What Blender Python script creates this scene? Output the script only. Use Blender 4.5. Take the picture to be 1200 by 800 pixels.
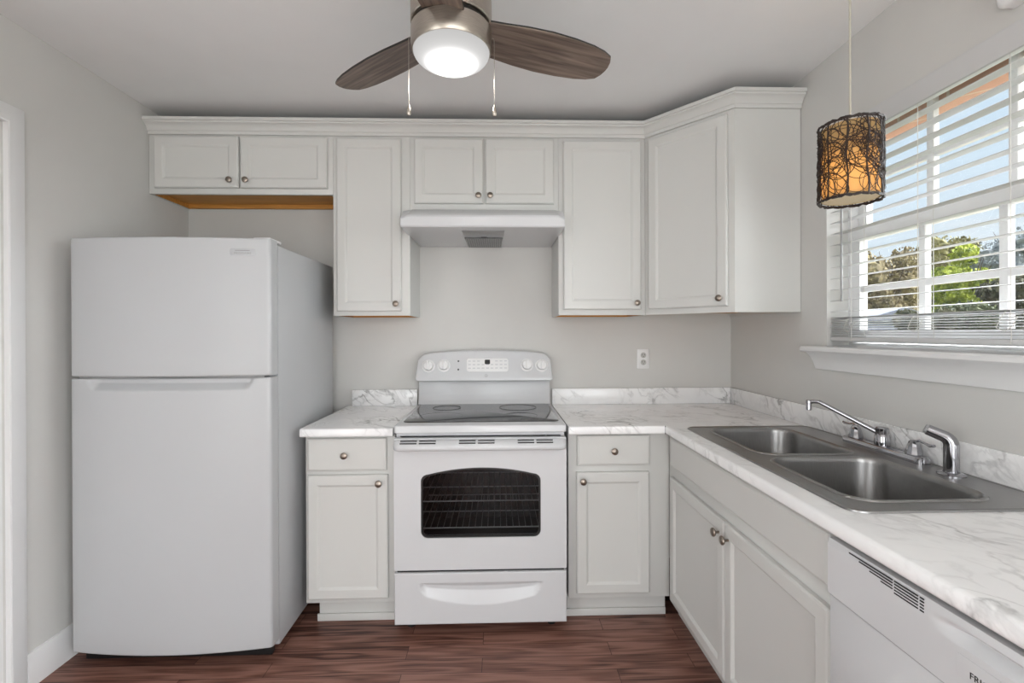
import bpy, bmesh, math, random
from mathutils import Matrix, Vector, Euler
PI = math.pi
random.seed(7)
SC = bpy.context.scene
COL = SC.collection
for _o in list(bpy.data.objects):
    bpy.data.objects.remove(_o, do_unlink=True)

# ---------------------------------------------------------------- camera
cam_d = bpy.data.cameras.new('camera')
cam_d.sensor_width = 36.0
cam_d.lens = 554.32 * 36.0 / 1200.0
cam_d.shift_y = -9.153 / 1200.0
cam_d.clip_start = 0.02
cam_d.clip_end = 300
cam = bpy.data.objects.new('camera', cam_d)
COL.objects.link(cam)
cam.matrix_world = (Matrix.Translation((0.069, -2.7737, 1.3362)) @ Matrix.Rotation(-0.0292, 4, 'Z')
                    @ Matrix.Rotation(PI / 2 - 0.0024, 4, 'X') @ Matrix.Rotation(-0.0032, 4, 'Z'))
SC.camera = cam

# ---------------------------------------------------------------- light levels, exposure
SKY = 1
SUN = 1.8
WIN = 28          # broad bright sky on the window's side of the house
LEFT = 32         # fill lamp added at the left wall, out of view behind the camera
SIDE = 24        # fill lamp added at the right wall, out of view behind the camera
REAR = 44        # fill lamp added at the rear wall, out of view
FAN = 62        # centre radiance of the fan's lamp
BULB = 15.0
SC.view_settings.view_transform = 'Standard'
SC.view_settings.look = 'None'
SC.view_settings.exposure = 0.06
SC.view_settings.gamma = 1.0
SC.view_settings.use_curve_mapping = False

w = bpy.data.worlds.new('sky')
SC.world = w
w.use_nodes = True
nt = w.node_tree
nt.nodes.clear()
N = nt.nodes.new
out = N('ShaderNodeOutputWorld'); bg = N('ShaderNodeBackground')
tc = N('ShaderNodeTexCoord'); sep = N('ShaderNodeSeparateXYZ')
grad = N('ShaderNodeValToRGB')
grad.color_ramp.elements[0].position = 0.0
grad.color_ramp.elements[0].color = (0.84, 0.92, 0.98, 1)
grad.color_ramp.elements[1].position = 0.55
grad.color_ramp.elements[1].color = (0.55, 0.76, 0.97, 1)
mp = N('ShaderNodeMapping'); mp.inputs['Scale'].default_value = (1, 1, 3.2)
nz = N('ShaderNodeTexNoise'); nz.inputs['Scale'].default_value = 2.6; nz.inputs['Detail'].default_value = 7
cr = N('ShaderNodeValToRGB')
cr.color_ramp.elements[0].position = 0.46; cr.color_ramp.elements[0].color = (0, 0, 0, 1)
cr.color_ramp.elements[1].position = 0.66; cr.color_ramp.elements[1].color = (1, 1, 1, 1)
mx = N('ShaderNodeMixRGB'); mx.inputs[2].default_value = (1.0, 1.0, 1.0, 1)
L = nt.links.new
L(tc.outputs['Generated'], sep.inputs[0]); L(sep.outputs['Z'], grad.inputs[0])
L(tc.outputs['Generated'], mp.inputs[0]); L(mp.outputs[0], nz.inputs['Vector']); L(nz.outputs['Fac'], cr.inputs[0])
L(cr.outputs[0], mx.inputs[0]); L(grad.outputs[0], mx.inputs[1]); L(mx.outputs[0], bg.inputs[0])
bg.inputs[1].default_value = SKY
L(bg.outputs[0], out.inputs[0])

def lamp(name, kind, loc, direction, **kw):
    d = bpy.data.lights.new(name, kind)
    for k, v in kw.items():
        setattr(d, k, v)
    o = bpy.data.objects.new(name, d)
    COL.objects.link(o)
    o.location = loc
    o.rotation_euler = Vector(direction).to_track_quat('-Z', 'Y').to_euler()
    return o
lamp('sun', 'SUN', (6, -12, 9), (-0.30, 0.76, -0.54), energy=SUN, angle=0.01, color=(1.0, 0.94, 0.84))
lamp('window_daylight', 'SUN', (6, -2, 5), (-0.86, -0.16, -0.42), energy=WIN, angle=1.9, color=(0.96, 0.98, 1.0))
lamp('rear_fill', 'AREA', (0.4, -5.12, 1.08), (0, 1, 0.0), energy=REAR, shape='RECTANGLE', size=1.7, size_y=1.95,
     color=(0.97, 0.985, 1.0))  # added fill, stands inside the made-up rear door

lamp('left_fill', 'AREA', (-1.655, -3.9, 1.08), (1, 0, 0), energy=LEFT, shape='RECTANGLE', size=1.45, size_y=1.9, color=(0.97, 0.985, 1.0))  # added fill that evens out the room from the left
lamp('side_fill', 'AREA', (1.40, -3.9, 1.08), (-1, 0, 0), energy=SIDE, shape='RECTANGLE', size=1.45, size_y=1.9, color=(0.97, 0.985, 1.0))  # added fill that brightens the left wall and refrigerator side

# ---------------------------------------------------------------- materials
def lin(c):
    return tuple(((v / 255) / 12.92 if v / 255 <= 0.04045 else ((v / 255 + 0.055) / 1.055) ** 2.4) for v in c) + (1,)
MATS = {}
def pbr(name, rgb, rough=0.5, metal=0.0, spec=0.5, mottle=0.0, mscale=6.0, bump=0.0, bscale=200.0, coat=0.0, aniso=None):
    m = bpy.data.materials.new(name); m.use_nodes = True
    t = m.node_tree; b = t.nodes['Principled BSDF']
    b.inputs['Roughness'].default_value = rough
    b.inputs['Metallic'].default_value = metal
    b.inputs['Specular IOR Level'].default_value = spec
    b.inputs['Coat Weight'].default_value = coat
    co = t.nodes.new('ShaderNodeTexCoord')
    n1 = t.nodes.new('ShaderNodeTexNoise'); n1.inputs['Scale'].default_value = mscale; n1.inputs['Detail'].default_value = 4
    mp_ = t.nodes.new('ShaderNodeMapping')
    if aniso: mp_.inputs['Scale'].default_value = aniso
    t.links.new(co.outputs['Object'], mp_.inputs[0]); t.links.new(mp_.outputs[0], n1.inputs['Vector'])
    r = t.nodes.new('ShaderNodeValToRGB')
    c = lin(rgb)
    r.color_ramp.elements[0].color = tuple(v * (1 - mottle) for v in c[:3]) + (1,)
    r.color_ramp.elements[1].color = tuple(min(1, v * (1 + mottle)) for v in c[:3]) + (1,)
    r.color_ramp.elements[0].position = 0.3; r.color_ramp.elements[1].position = 0.7
    t.links.new(n1.outputs['Fac'], r.inputs[0]); t.links.new(r.outputs[0], b.inputs['Base Color'])
    if bump:
        n2 = t.nodes.new('ShaderNodeTexNoise'); n2.inputs['Scale'].default_value = bscale; n2.inputs['Detail'].default_value = 3
        t.links.new(mp_.outputs[0], n2.inputs['Vector'])
        bp = t.nodes.new('ShaderNodeBump'); bp.inputs['Strength'].default_value = bump; bp.inputs['Distance'].default_value = 0.002
        t.links.new(n2.outputs['Fac'], bp.inputs['Height']); t.links.new(bp.outputs[0], b.inputs['Normal'])
    MATS[name] = m
    return m
def emis(name, rgb, strength):
    m = bpy.data.materials.new(name); m.use_nodes = True
    b = m.node_tree.nodes['Principled BSDF']
    b.inputs['Base Color'].default_value = lin(rgb)
    b.inputs['Emission Color'].default_value = lin(rgb)
    b.inputs['Emission Strength'].default_value = strength
    return m

M_wall = pbr('wall_paint', (211, 210, 207), 0.75, spec=0.25, mottle=0.012, bump=0.12, bscale=260)
M_ceil = pbr('ceiling_paint', (238, 239, 239), 0.85, spec=0.2, mottle=0.01, bump=0.15, bscale=180)
M_trim = pbr('trim_paint', (232, 232, 232), 0.4, mottle=0.01)
M_cab = pbr('cabinet_paint', (210, 210, 207), 0.42, spec=0.4, mottle=0.012, mscale=3)
M_enam = pbr('white_enamel', (209, 210, 212), 0.22, spec=0.5, mottle=0.006, mscale=2)
M_fridge = pbr('fridge_paint', (188, 190, 192), 0.3, spec=0.45, mottle=0.006, mscale=3, bump=0.06, bscale=500)
M_plast = pbr('white_plastic', (236, 236, 236), 0.35, mottle=0.008)
M_blind = pbr('blind_white', (208, 208, 208), 0.45, mottle=0.008)
M_greyp = pbr('grey_plastic', (150, 150, 150), 0.4, mottle=0.03)
M_dark = pbr('dark_gap', (22, 22, 23), 0.5, mottle=0.1)
M_black = pbr('black_plastic', (18, 18, 18), 0.35, mottle=0.1)
M_nick = pbr('brushed_nickel', (176, 168, 158), 0.32, metal=1.0, mottle=0.1, mscale=40, aniso=(1, 1, 12))
M_knob = pbr('knob_nickel', (150, 140, 130), 0.28, metal=1.0, mottle=0.08, mscale=60)
M_chrome = pbr('chrome', (176, 176, 180), 0.06, metal=1.0, mottle=0.02)
M_steel = pbr('stainless_steel', (152, 151, 150), 0.3, metal=1.0, mottle=0.07, mscale=30, aniso=(14, 1, 1))
M_bglass = pbr('black_glass', (26, 26, 28), 0.07, spec=0.45, mottle=0.05)
M_ring = pbr('burner_print', (62, 62, 64), 0.2, mottle=0.05)
M_cavity = pbr('oven_enamel', (15, 15, 16), 0.35, mottle=0.3, mscale=60)
M_rack = pbr('rack_wire', (190, 190, 190), 0.4, metal=0.3, mottle=0.05)
M_topshade = pbr('gap_shade_top', (96, 78, 58), 0.8, mottle=0.15)  # dark brown, added to deepen the shade above the crown
M_rawwood = pbr('raw_wood', (196, 138, 66), 0.6, mottle=0.16, mscale=4, aniso=(1, 14, 14))
M_fabric = None
M_rattan = pbr('rattan', (44, 32, 27), 0.55, mottle=0.3, mscale=80)
M_bsoffit = pbr('eave_boards', (205, 178, 150), 0.7, mottle=0.1, mscale=3)
M_mesh = pbr('filter_mesh', (92, 92, 92), 0.45, metal=0.6, mottle=0.55, mscale=160)
M_asph = pbr('driveway', (150, 148, 146), 0.9, mottle=0.1)
M_bark = pbr('bark', (92, 80, 68), 0.9, mottle=0.25, mscale=10)
M_siding = pbr('grey_siding', (150, 156, 172), 0.7, mottle=0.05)
M_roof = pbr('roof_shingle', (112, 116, 128), 0.9, mottle=0.2, mscale=8)
M_cord = pbr('cord_white', (222, 220, 214), 0.6, mottle=0.02)
M_pcord = pbr('pendant_cord', (190, 186, 172), 0.5, mottle=0.02)

def glass(name, tint=(1, 1, 1), refl=0.08):
    m = bpy.data.materials.new(name); m.use_nodes = True
    t = m.node_tree; t.nodes.clear()
    o = t.nodes.new('ShaderNodeOutputMaterial'); mix = t.nodes.new('ShaderNodeMixShader')
    tr = t.nodes.new('ShaderNodeBsdfTransparent'); tr.inputs[0].default_value = tuple(tint) + (1,)
    gl = t.nodes.new('ShaderNodeBsdfGlossy'); gl.inputs['Roughness'].default_value = 0.02
    lw = t.nodes.new('ShaderNodeLayerWeight'); lw.inputs[0].default_value = 0.5
    pw = t.nodes.new('ShaderNodeMath'); pw.operation = 'POWER'; pw.inputs[1].default_value = 5.0
    mm = t.nodes.new('ShaderNodeMath'); mm.operation = 'MULTIPLY_ADD'; mm.inputs[1].default_value = 0.9; mm.inputs[2].default_value = refl
    t.links.new(lw.outputs['Facing'], pw.inputs[0]); t.links.new(pw.outputs[0], mm.inputs[0]); t.links.new(mm.outputs[0], mix.inputs[0])
    t.links.new(tr.outputs[0], mix.inputs[1]); t.links.new(gl.outputs[0], mix.inputs[2]); t.links.new(mix.outputs[0], o.inputs[0])
    return m
M_glass = glass('window_glass', (0.97, 0.98, 0.98), 0.04)
M_oven = glass('oven_glass', (0.66, 0.66, 0.67), 0.018)

def mat_floor():
    m = bpy.data.materials.new('oak_floor'); m.use_nodes = True
    t = m.node_tree; b = t.nodes['Principled BSDF']; n = t.nodes.new; l = t.links.new
    co = n('ShaderNodeTexCoord')
    br = n('ShaderNodeTexBrick'); br.inputs['Scale'].default_value = 1.0
    br.inputs['Brick Width'].default_value = 0.85; br.inputs['Row Height'].default_value = 0.083
    br.inputs['Mortar Size'].default_value = 0.0012; br.inputs['Mortar Smooth'].default_value = 0.3
    br.offset = 0.37; br.offset_frequency = 2
    br.inputs['Color1'].default_value = (0.0, 0.0, 0.0, 1); br.inputs['Color2'].default_value = (1, 1, 1, 1)
    br.inputs['Mortar'].default_value = (0.5, 0.5, 0.5, 1)
    l(co.outputs['Object'], br.inputs['Vector'])
    # grain: stretched noise, shifted per plank, distorted into cathedral figures
    sp = n('ShaderNodeSeparateXYZ'); l(co.outputs['Object'], sp.inputs[0])
    fl = n('ShaderNodeMath'); fl.operation = 'DIVIDE'; fl.inputs[1].default_value = 0.083; l(sp.outputs['Y'], fl.inputs[0])
    ff = n('ShaderNodeMath'); ff.operation = 'FLOOR'; l(fl.outputs[0], ff.inputs[0])
    mu = n('ShaderNodeMath'); mu.operation = 'MULTIPLY'; mu.inputs[1].default_value = 7.31; l(ff.outputs[0], mu.inputs[0])
    ad = n('ShaderNodeVectorMath'); ad.operation = 'ADD'
    cb = n('ShaderNodeCombineXYZ'); l(mu.outputs[0], cb.inputs['X']); l(br.outputs['Color'], cb.inputs['Z'])
    l(co.outputs['Object'], ad.inputs[0]); l(cb.outputs[0], ad.inputs[1])
    mp1 = n('ShaderNodeMapping'); mp1.inputs['Scale'].default_value = (1.3, 13, 3); l(ad.outputs[0], mp1.inputs[0])
    n1 = n('ShaderNodeTexNoise'); n1.inputs['Scale'].default_value = 1.0; n1.inputs['Detail'].default_value = 2; l(mp1.outputs[0], n1.inputs['Vector'])
    k = n('ShaderNodeMath'); k.operation = 'MULTIPLY'; k.inputs[1].default_value = 38.0; l(n1.outputs['Fac'], k.inputs[0])
    si = n('ShaderNodeMath'); si.operation = 'SINE'; l(k.outputs[0], si.inputs[0])
    mp2 = n('ShaderNodeMapping'); mp2.inputs['Scale'].default_value = (5, 260, 3); l(ad.outputs[0], mp2.inputs[0])
    n2 = n('ShaderNodeTexNoise'); n2.inputs['Scale'].default_value = 1.0; n2.inputs['Detail'].default_value = 5; l(mp2.outputs[0], n2.inputs['Vector'])
    s1 = n('ShaderNodeMath'); s1.operation = 'MULTIPLY_ADD'; s1.inputs[1].default_value = 0.2; l(si.outputs[0], s1.inputs[0]); l(n2.outputs['Fac'], s1.inputs[2])
    s2 = n('ShaderNodeMath'); s2.operation = 'MULTIPLY_ADD'; s2.inputs[1].default_value = 0.34; l(br.outputs['Color'], s2.inputs[0]); l(s1.outputs[0], s2.inputs[2])
    r = n('ShaderNodeValToRGB'); e = r.color_ramp.elements
    e[0].position = 0.33; e[0].color = lin((66, 40, 33)); e[1].position = 0.98; e[1].color = lin((152, 112, 99))
    x = e.new(0.55); x.color = lin((119, 82, 70))
    l(s2.outputs[0], r.inputs[0])
    dk = n('ShaderNodeMixRGB'); dk.inputs[2].default_value = lin((48, 26, 20)); l(br.outputs['Fac'], dk.inputs[0]); l(r.outputs[0], dk.inputs[1])
    l(dk.outputs[0], b.inputs['Base Color'])
    b.inputs['Roughness'].default_value = 0.36; b.inputs['Specular IOR Level'].default_value = 0.35
    bp = n('ShaderNodeBump'); bp.inputs['Strength'].default_value = 0.15; bp.inputs['Distance'].default_value = 0.002
    l(s1.outputs[0], bp.inputs['Height']); l(bp.outputs[0], b.inputs['Normal'])
    return m
M_floor = mat_floor()

def mat_marble():
    m = bpy.data.materials.new('marble_laminate'); m.use_nodes = True
    t = m.node_tree; b = t.nodes['Principled BSDF']; n = t.nodes.new; l = t.links.new
    co = n('ShaderNodeTexCoord')
    def vein(rot, scale, dist, width, seed):
        m0 = n('ShaderNodeMapping'); m0.inputs['Rotation'].default_value = Vector((0.55, -0.6, -0.58)).rotation_difference(Vector((1, 0, 0))).to_euler()
        mp_ = n('ShaderNodeMapping'); mp_.inputs['Scale'].default_value = scale
        mp_.inputs['Location'].default_value = (seed, seed * 0.7, seed * 1.3)
        l(co.outputs['Object'], m0.inputs[0]); l(m0.outputs[0], mp_.inputs[0])
        z = n('ShaderNodeTexNoise'); z.inputs['Scale'].default_value = 1.0; z.inputs['Detail'].default_value = 6
        z.inputs['Distortion'].default_value = dist; l(mp_.outputs[0], z.inputs['Vector'])
        a = n('ShaderNodeMath'); a.operation = 'SUBTRACT'; a.inputs[1].default_value = 0.5; l(z.outputs['Fac'], a.inputs[0])
        c = n('ShaderNodeMath'); c.operation = 'ABSOLUTE'; l(a.outputs[0], c.inputs[0])
        r = n('ShaderNodeMapRange'); r.inputs['From Min'].default_value = 0.0; r.inputs['From Max'].default_value = width
        r.inputs['To Min'].default_value = 1.0; r.inputs['To Max'].default_value = 0.0; l(c.outputs[0], r.inputs['Value'])
        return r.outputs[0]
    v1 = vein(0.75, (1.7, 6.0, 6.0), 0.8, 0.03, 3.1)
    v2 = vein(0.95, (4, 15, 15), 0.6, 0.05, 9.7)
    pz = n('ShaderNodeTexNoise'); pz.inputs['Scale'].default_value = 4.0; pz.inputs['Detail'].default_value = 2; l(co.outputs['Object'], pz.inputs['Vector'])
    pr = n('ShaderNodeMapRange'); pr.inputs['From Min'].default_value = 0.42; pr.inputs['From Max'].default_value = 0.64; l(pz.outputs['Fac'], pr.inputs['Value'])
    a1 = n('ShaderNodeMath'); a1.operation = 'MULTIPLY_ADD'; a1.inputs[1].default_value = 0.45; l(v2, a1.inputs[0]); l(v1, a1.inputs[2])
    a2 = n('ShaderNodeMath'); a2.operation = 'MULTIPLY'; l(a1.outputs[0], a2.inputs[0]); l(pr.outputs[0], a2.inputs[1])
    cz = n('ShaderNodeTexNoise'); cz.inputs['Scale'].default_value = 5.0; cz.inputs['Detail'].default_value = 5; l(co.outputs['Object'], cz.inputs['Vector'])
    base = n('ShaderNodeValToRGB'); base.color_ramp.elements[0].position = 0.3; base.color_ramp.elements[0].color = lin((240, 240, 241))
    base.color_ramp.elements[1].position = 0.6; base.color_ramp.elements[1].color = lin((250, 250, 250)); l(cz.outputs['Fac'], base.inputs[0])
    sc_ = n('ShaderNodeMath'); sc_.operation = 'MULTIPLY'; sc_.inputs[1].default_value = 0.62; sc_.use_clamp = True; l(a2.outputs[0], sc_.inputs[0])
    mxx = n('ShaderNodeMixRGB'); mxx.inputs[2].default_value = lin((138, 137, 137)); l(sc_.outputs[0], mxx.inputs[0]); l(base.outputs[0], mxx.inputs[1])
    l(mxx.outputs[0], b.inputs['Base Color'])
    b.inputs['Roughness'].default_value = 0.13; b.inputs['Specular IOR Level'].default_value = 0.5
    return m
M_marble = mat_marble()

def mat_blade():
    m = bpy.data.materials.new('blade_wood'); m.use_nodes = True
    t = m.node_tree; b = t.nodes['Principled BSDF']; n = t.nodes.new; l = t.links.new
    co = n('ShaderNodeTexCoord'); mp_ = n('ShaderNodeMapping'); mp_.inputs['Scale'].default_value = (2.2, 34, 10); l(co.outputs['Object'], mp_.inputs[0])
    z = n('ShaderNodeTexNoise'); z.inputs['Scale'].default_value = 1.6; z.inputs['Detail'].default_value = 7; z.inputs['Distortion'].default_value = 0.6; l(mp_.outputs[0], z.inputs['Vector'])
    r = n('ShaderNodeValToRGB'); e = r.color_ramp.elements
    e[0].position = 0.3; e[0].color = lin((72, 58, 50)); e[1].position = 0.72; e[1].color = lin((142, 126, 114))
    l(z.outputs['Fac'], r.inputs[0]); l(r.outputs[0], b.inputs['Base Color']); b.inputs['Roughness'].default_value = 0.5
    return m
M_blade = mat_blade()

def mat_brick():
    m = bpy.data.materials.new('red_brick'); m.use_nodes = True
    t = m.node_tree; b = t.nodes['Principled BSDF']; n = t.nodes.new; l = t.links.new
    co = n('ShaderNodeTexCoord')
    sp = n('ShaderNodeSeparateXYZ'); cb = n('ShaderNodeCombineXYZ'); l(co.outputs['Object'], sp.inputs[0])
    ad = n('ShaderNodeMath'); ad.operation = 'ADD'; l(sp.outputs['X'], ad.inputs[0]); l(sp.outputs['Y'], ad.inputs[1])
    l(ad.outputs[0], cb.inputs['X']); l(sp.outputs['Z'], cb.inputs['Y'])
    br = n('ShaderNodeTexBrick'); br.inputs['Scale'].default_value = 1; br.inputs['Brick Width'].default_value = 0.2; br.inputs['Row Height'].default_value = 0.068
    br.inputs['Mortar Size'].default_value = 0.006
    br.inputs['Color1'].default_value = lin((190, 140, 120)); br.inputs['Color2'].default_value = lin((204, 160, 138)); br.inputs['Mortar'].default_value = lin((214, 196, 180))
    l(cb.outputs[0], br.inputs['Vector']); l(br.outputs['Color'], b.inputs['Base Color']); b.inputs['Roughness'].default_value = 0.85
    return m
M_brick = mat_brick()

def mat_leaf(name, c1, c2):
    m = bpy.data.materials.new(name); m.use_nodes = True
    t = m.node_tree; b = t.nodes['Principled BSDF']; n = t.nodes.new; l = t.links.new
    co = n('ShaderNodeTexCoord'); z = n('ShaderNodeTexNoise'); z.inputs['Scale'].default_value = 2.2; z.inputs['Detail'].default_value = 6; l(co.outputs['Object'], z.inputs['Vector'])
    r = n('ShaderNodeValToRGB'); r.color_ramp.elements[0].position = 0.35; r.color_ramp.elements[0].color = lin(c1)
    r.color_ramp.elements[1].position = 0.62; r.color_ramp.elements[1].color = lin(c2)
    l(z.outputs['Fac'], r.inputs[0]); l(r.outputs[0], b.inputs['Base Color']); b.inputs['Roughness'].default_value = 0.8
    return m

def mat_fabric():
    m = bpy.data.materials.new('shade_fabric'); m.use_nodes = True
    t = m.node_tree; t.nodes.clear(); n = t.nodes.new; l = t.links.new
    o = n('ShaderNodeOutputMaterial'); a = n('ShaderNodeAddShader')
    d = n('ShaderNodeBsdfDiffuse'); tr = n('ShaderNodeBsdfTranslucent')
    co = n('ShaderNodeTexCoord'); z = n('ShaderNodeTexNoise'); z.inputs['Scale'].default_value = 300; l(co.outputs['Object'], z.inputs['Vector'])
    r = n('ShaderNodeValToRGB'); r.color_ramp.elements[0].color = lin((196, 172, 126)); r.color_ramp.elements[1].color = lin((214, 192, 148)); l(z.outputs['Fac'], r.inputs[0])
    l(r.outputs[0], d.inputs[0]); tr.inputs[0].default_value = (0.42, 0.29, 0.12, 1)
    mix = n('ShaderNodeMixShader'); mix.inputs[0].default_value = 0.45
    l(d.outputs[0], mix.inputs[1]); l(tr.outputs[0], mix.inputs[2]); l(mix.outputs[0], o.inputs[0])
    return m
M_fabric = mat_fabric()
M_diffuser = pbr('cream_diffuser', (240, 222, 184), 0.7, mottle=0.03)

def mat_lens():
    # frosted lamp cover: the bulbs behind its middle make it brightest there
    m = bpy.data.materials.new('frosted_lamp_cover'); m.use_nodes = True
    t = m.node_tree; t.nodes.clear(); n = t.nodes.new; l = t.links.new
    o = n('ShaderNodeOutputMaterial'); em = n('ShaderNodeEmission'); co = n('ShaderNodeTexCoord')
    sp = n('ShaderNodeSeparateXYZ'); cb = n('ShaderNodeCombineXYZ'); ln = n('ShaderNodeVectorMath'); ln.operation = 'LENGTH'
    l(co.outputs['Object'], sp.inputs[0]); l(sp.outputs['X'], cb.inputs['X']); l(sp.outputs['Y'], cb.inputs['Y']); l(cb.outputs[0], ln.inputs[0])
    mr = n('ShaderNodeMapRange'); mr.inputs['From Min'].default_value = 0.112; mr.inputs['From Max'].default_value = 0.03
    mr.inputs['To Min'].default_value = 0.0; mr.inputs['To Max'].default_value = 1.0; l(ln.outputs['Value'], mr.inputs['Value'])
    pw = n('ShaderNodeMath'); pw.operation = 'POWER'; pw.inputs[1].default_value = 6.0; l(mr.outputs[0], pw.inputs[0])
    ml = n('ShaderNodeMath'); ml.operation = 'MULTIPLY_ADD'; ml.inputs[1].default_value = FAN; l(pw.outputs[0], ml.inputs[0])
    bs = n('ShaderNodeMath'); bs.operation = 'MULTIPLY_ADD'; bs.inputs[1].default_value = 0.42; bs.inputs[2].default_value = 0.55; l(mr.outputs[0], bs.inputs[0]); l(bs.outputs[0], ml.inputs[2])
    em.inputs[0].default_value = (1.0, 0.985, 0.97, 1); l(ml.outputs[0], em.inputs[1]); l(em.outputs[0], o.inputs[0])
    return m
M_lens = mat_lens()

# ---------------------------------------------------------------- mesh helpers
class MB:
    def __init__(s): s.bm = bmesh.new()
    def box(s, x0, y0, z0, x1, y1, z1, bev=0.0, seg=2):
        b = bmesh.new()
        vs = [b.verts.new(p) for p in ((x0, y0, z0), (x1, y0, z0), (x1, y1, z0), (x0, y1, z0), (x0, y0, z1), (x1, y0, z1), (x1, y1, z1), (x0, y1, z1))]
        for f in ((0, 3, 2, 1), (4, 5, 6, 7), (0, 1, 5, 4), (1, 2, 6, 5), (2, 3, 7, 6), (3, 0, 4, 7)):
            b.faces.new([vs[i] for i in f])
        b.normal_update()
        bmesh.ops.recalc_face_normals(b, faces=b.faces)
        if bev: bmesh.ops.bevel(b, geom=list(b.edges), offset=bev, segments=seg, profile=0.5, affect='EDGES')
        s.add(b); return s
    def add(s, b, M=None):
        if M is not None: bmesh.ops.transform(b, matrix=M, verts=b.verts)
        me = bpy.data.meshes.new('tmp'); b.to_mesh(me); b.free()
        s.bm.from_mesh(me); bpy.data.meshes.remove(me); return s
    def loops(s, rings, cap0=True, cap1=True, closed=True):
        """rings: list of equal-length point lists, bridged in order"""
        b = bmesh.new()
        R = [[b.verts.new(p) for p in r] for r in rings]
        n = len(R[0])
        for a, c in zip(R, R[1:]):
            for i in range(n if closed else n - 1):
                j = (i + 1) % n
                try: b.faces.new((a[i], a[j], c[j], c[i]))
                except ValueError: pass
        if cap0: b.faces.new(R[0][::-1])
        if cap1: b.faces.new(R[-1])
        bmesh.ops.remove_doubles(b, verts=b.verts, dist=1e-6)
        bmesh.ops.recalc_face_normals(b, faces=b.faces)
        s.add(b); return s
    def lathe(s, prof, M=None, n=32, cap0=True, cap1=True):
        """prof: (r, z) about local z"""
        rings = [[Vector((max(r, 1e-5) * math.cos(2 * PI * i / n), max(r, 1e-5) * math.sin(2 * PI * i / n), z)) for i in range(n)] for r, z in prof]
        if M is not None: rings = [[M @ p for p in r] for r in rings]
        return s.loops(rings, cap0, cap1)
    def tube(s, pts, r, n=8, closed=False):
        pts = [Vector(p) for p in pts]; m = len(pts); rings = []
        rr = r if isinstance(r, (list, tuple)) else [r] * m
        prev = None
        for i, p in enumerate(pts):
            if closed: t = pts[(i + 1) % m] - pts[i - 1]
            else: t = pts[min(i + 1, m - 1)] - pts[max(i - 1, 0)]
            t.normalize()
            if prev is None:
                u = t.orthogonal().normalized()
            else:
                u = prev - t * prev.dot(t)
                u = u.normalized() if u.length > 1e-6 else t.orthogonal().normalized()
            prev = u; v = t.cross(u)
            rings.append([p + (u * math.cos(2 * PI * k / n) + v * math.sin(2 * PI * k / n)) * rr[i] for k in range(n)])
        if closed: rings.append(rings[0]); return s.loops(rings, False, False)
        return s.loops(rings)
    def prism(s, poly, axis, a0, a1, bev=0.0):
        """poly in the two other axes, in order (y,z) for x, (x,z) for y, (x,y) for z"""
        def P(p, a):
            return {'x': (a, p[0], p[1]), 'y': (p[0], a, p[1]), 'z': (p[0], p[1], a)}[axis]
        b = bmesh.new()
        A = [b.verts.new(P(p, a0)) for p in poly]; B = [b.verts.new(P(p, a1)) for p in poly]
        n = len(poly)
        for i in range(n): b.faces.new((A[i], A[(i + 1) % n], B[(i + 1) % n], B[i]))
        b.faces.new(A[::-1]); b.faces.new(B)
        bmesh.ops.recalc_face_normals(b, faces=b.faces)
        if bev: bmesh.ops.bevel(b, geom=list(b.edges), offset=bev, segments=2, profile=0.5, affect='EDGES')
        s.add(b); return s
    def plate(s, outer, holes, axis, a0, a1):
        """flat plate with holes, extruded from a0 to a1"""
        def P(p, a):
            return {'x': (a, p[0], p[1]), 'y': (p[0], a, p[1]), 'z': (p[0], p[1], a)}[axis]
        b = bmesh.new(); es = []
        for lp in [outer] + holes:
            vs = [b.verts.new(P(p, a0)) for p in lp]
            es += [b.edges.new((vs[i], vs[(i + 1) % len(vs)])) for i in range(len(vs))]
        bmesh.ops.triangle_fill(b, edges=es, use_beauty=True)
        r = bmesh.ops.extrude_face_region(b, geom=list(b.faces))
        d = Vector(P((0, 0), a1)) - Vector(P((0, 0), a0))
        bmesh.ops.translate(b, vec=d, verts=[v for v in r['geom'] if isinstance(v, bmesh.types.BMVert)])
        bmesh.ops.recalc_face_normals(b, faces=b.faces)
        s.add(b); return s
    def front(s, xs, zs, f, yb):
        """solid whose front is the grid y=f(x,z), with a flat back at yb"""
        b = bmesh.new()
        G = [[b.verts.new((x, f(x, z), z)) for z in zs] for x in xs]
        for i in range(len(xs) - 1):
            for j in range(len(zs) - 1):
                b.faces.new((G[i][j], G[i + 1][j], G[i + 1][j + 1], G[i][j + 1]))
        be = [e for e in b.edges if e.is_boundary]
        r = bmesh.ops.extrude_edge_only(b, edges=be)
        for v in [v for v in r['geom'] if isinstance(v, bmesh.types.BMVert)]: v.co.y = yb
        bmesh.ops.contextual_create(b, geom=[e for e in b.edges if e.is_boundary])
        bmesh.ops.recalc_face_normals(b, faces=b.faces)
        s.add(b); return s
    def mesh(s, name, mat, smooth=35):
        me = bpy.data.meshes.new(name)
        bmesh.ops.recalc_face_normals(s.bm, faces=s.bm.faces)
        s.bm.to_mesh(me); s.bm.free()
        for m in (mat if isinstance(mat, (list, tuple)) else [mat]): me.materials.append(m)
        if smooth:
            for p in me.polygons: p.use_smooth = True
            me.set_sharp_from_angle(angle=math.radians(smooth))
        return me

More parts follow.
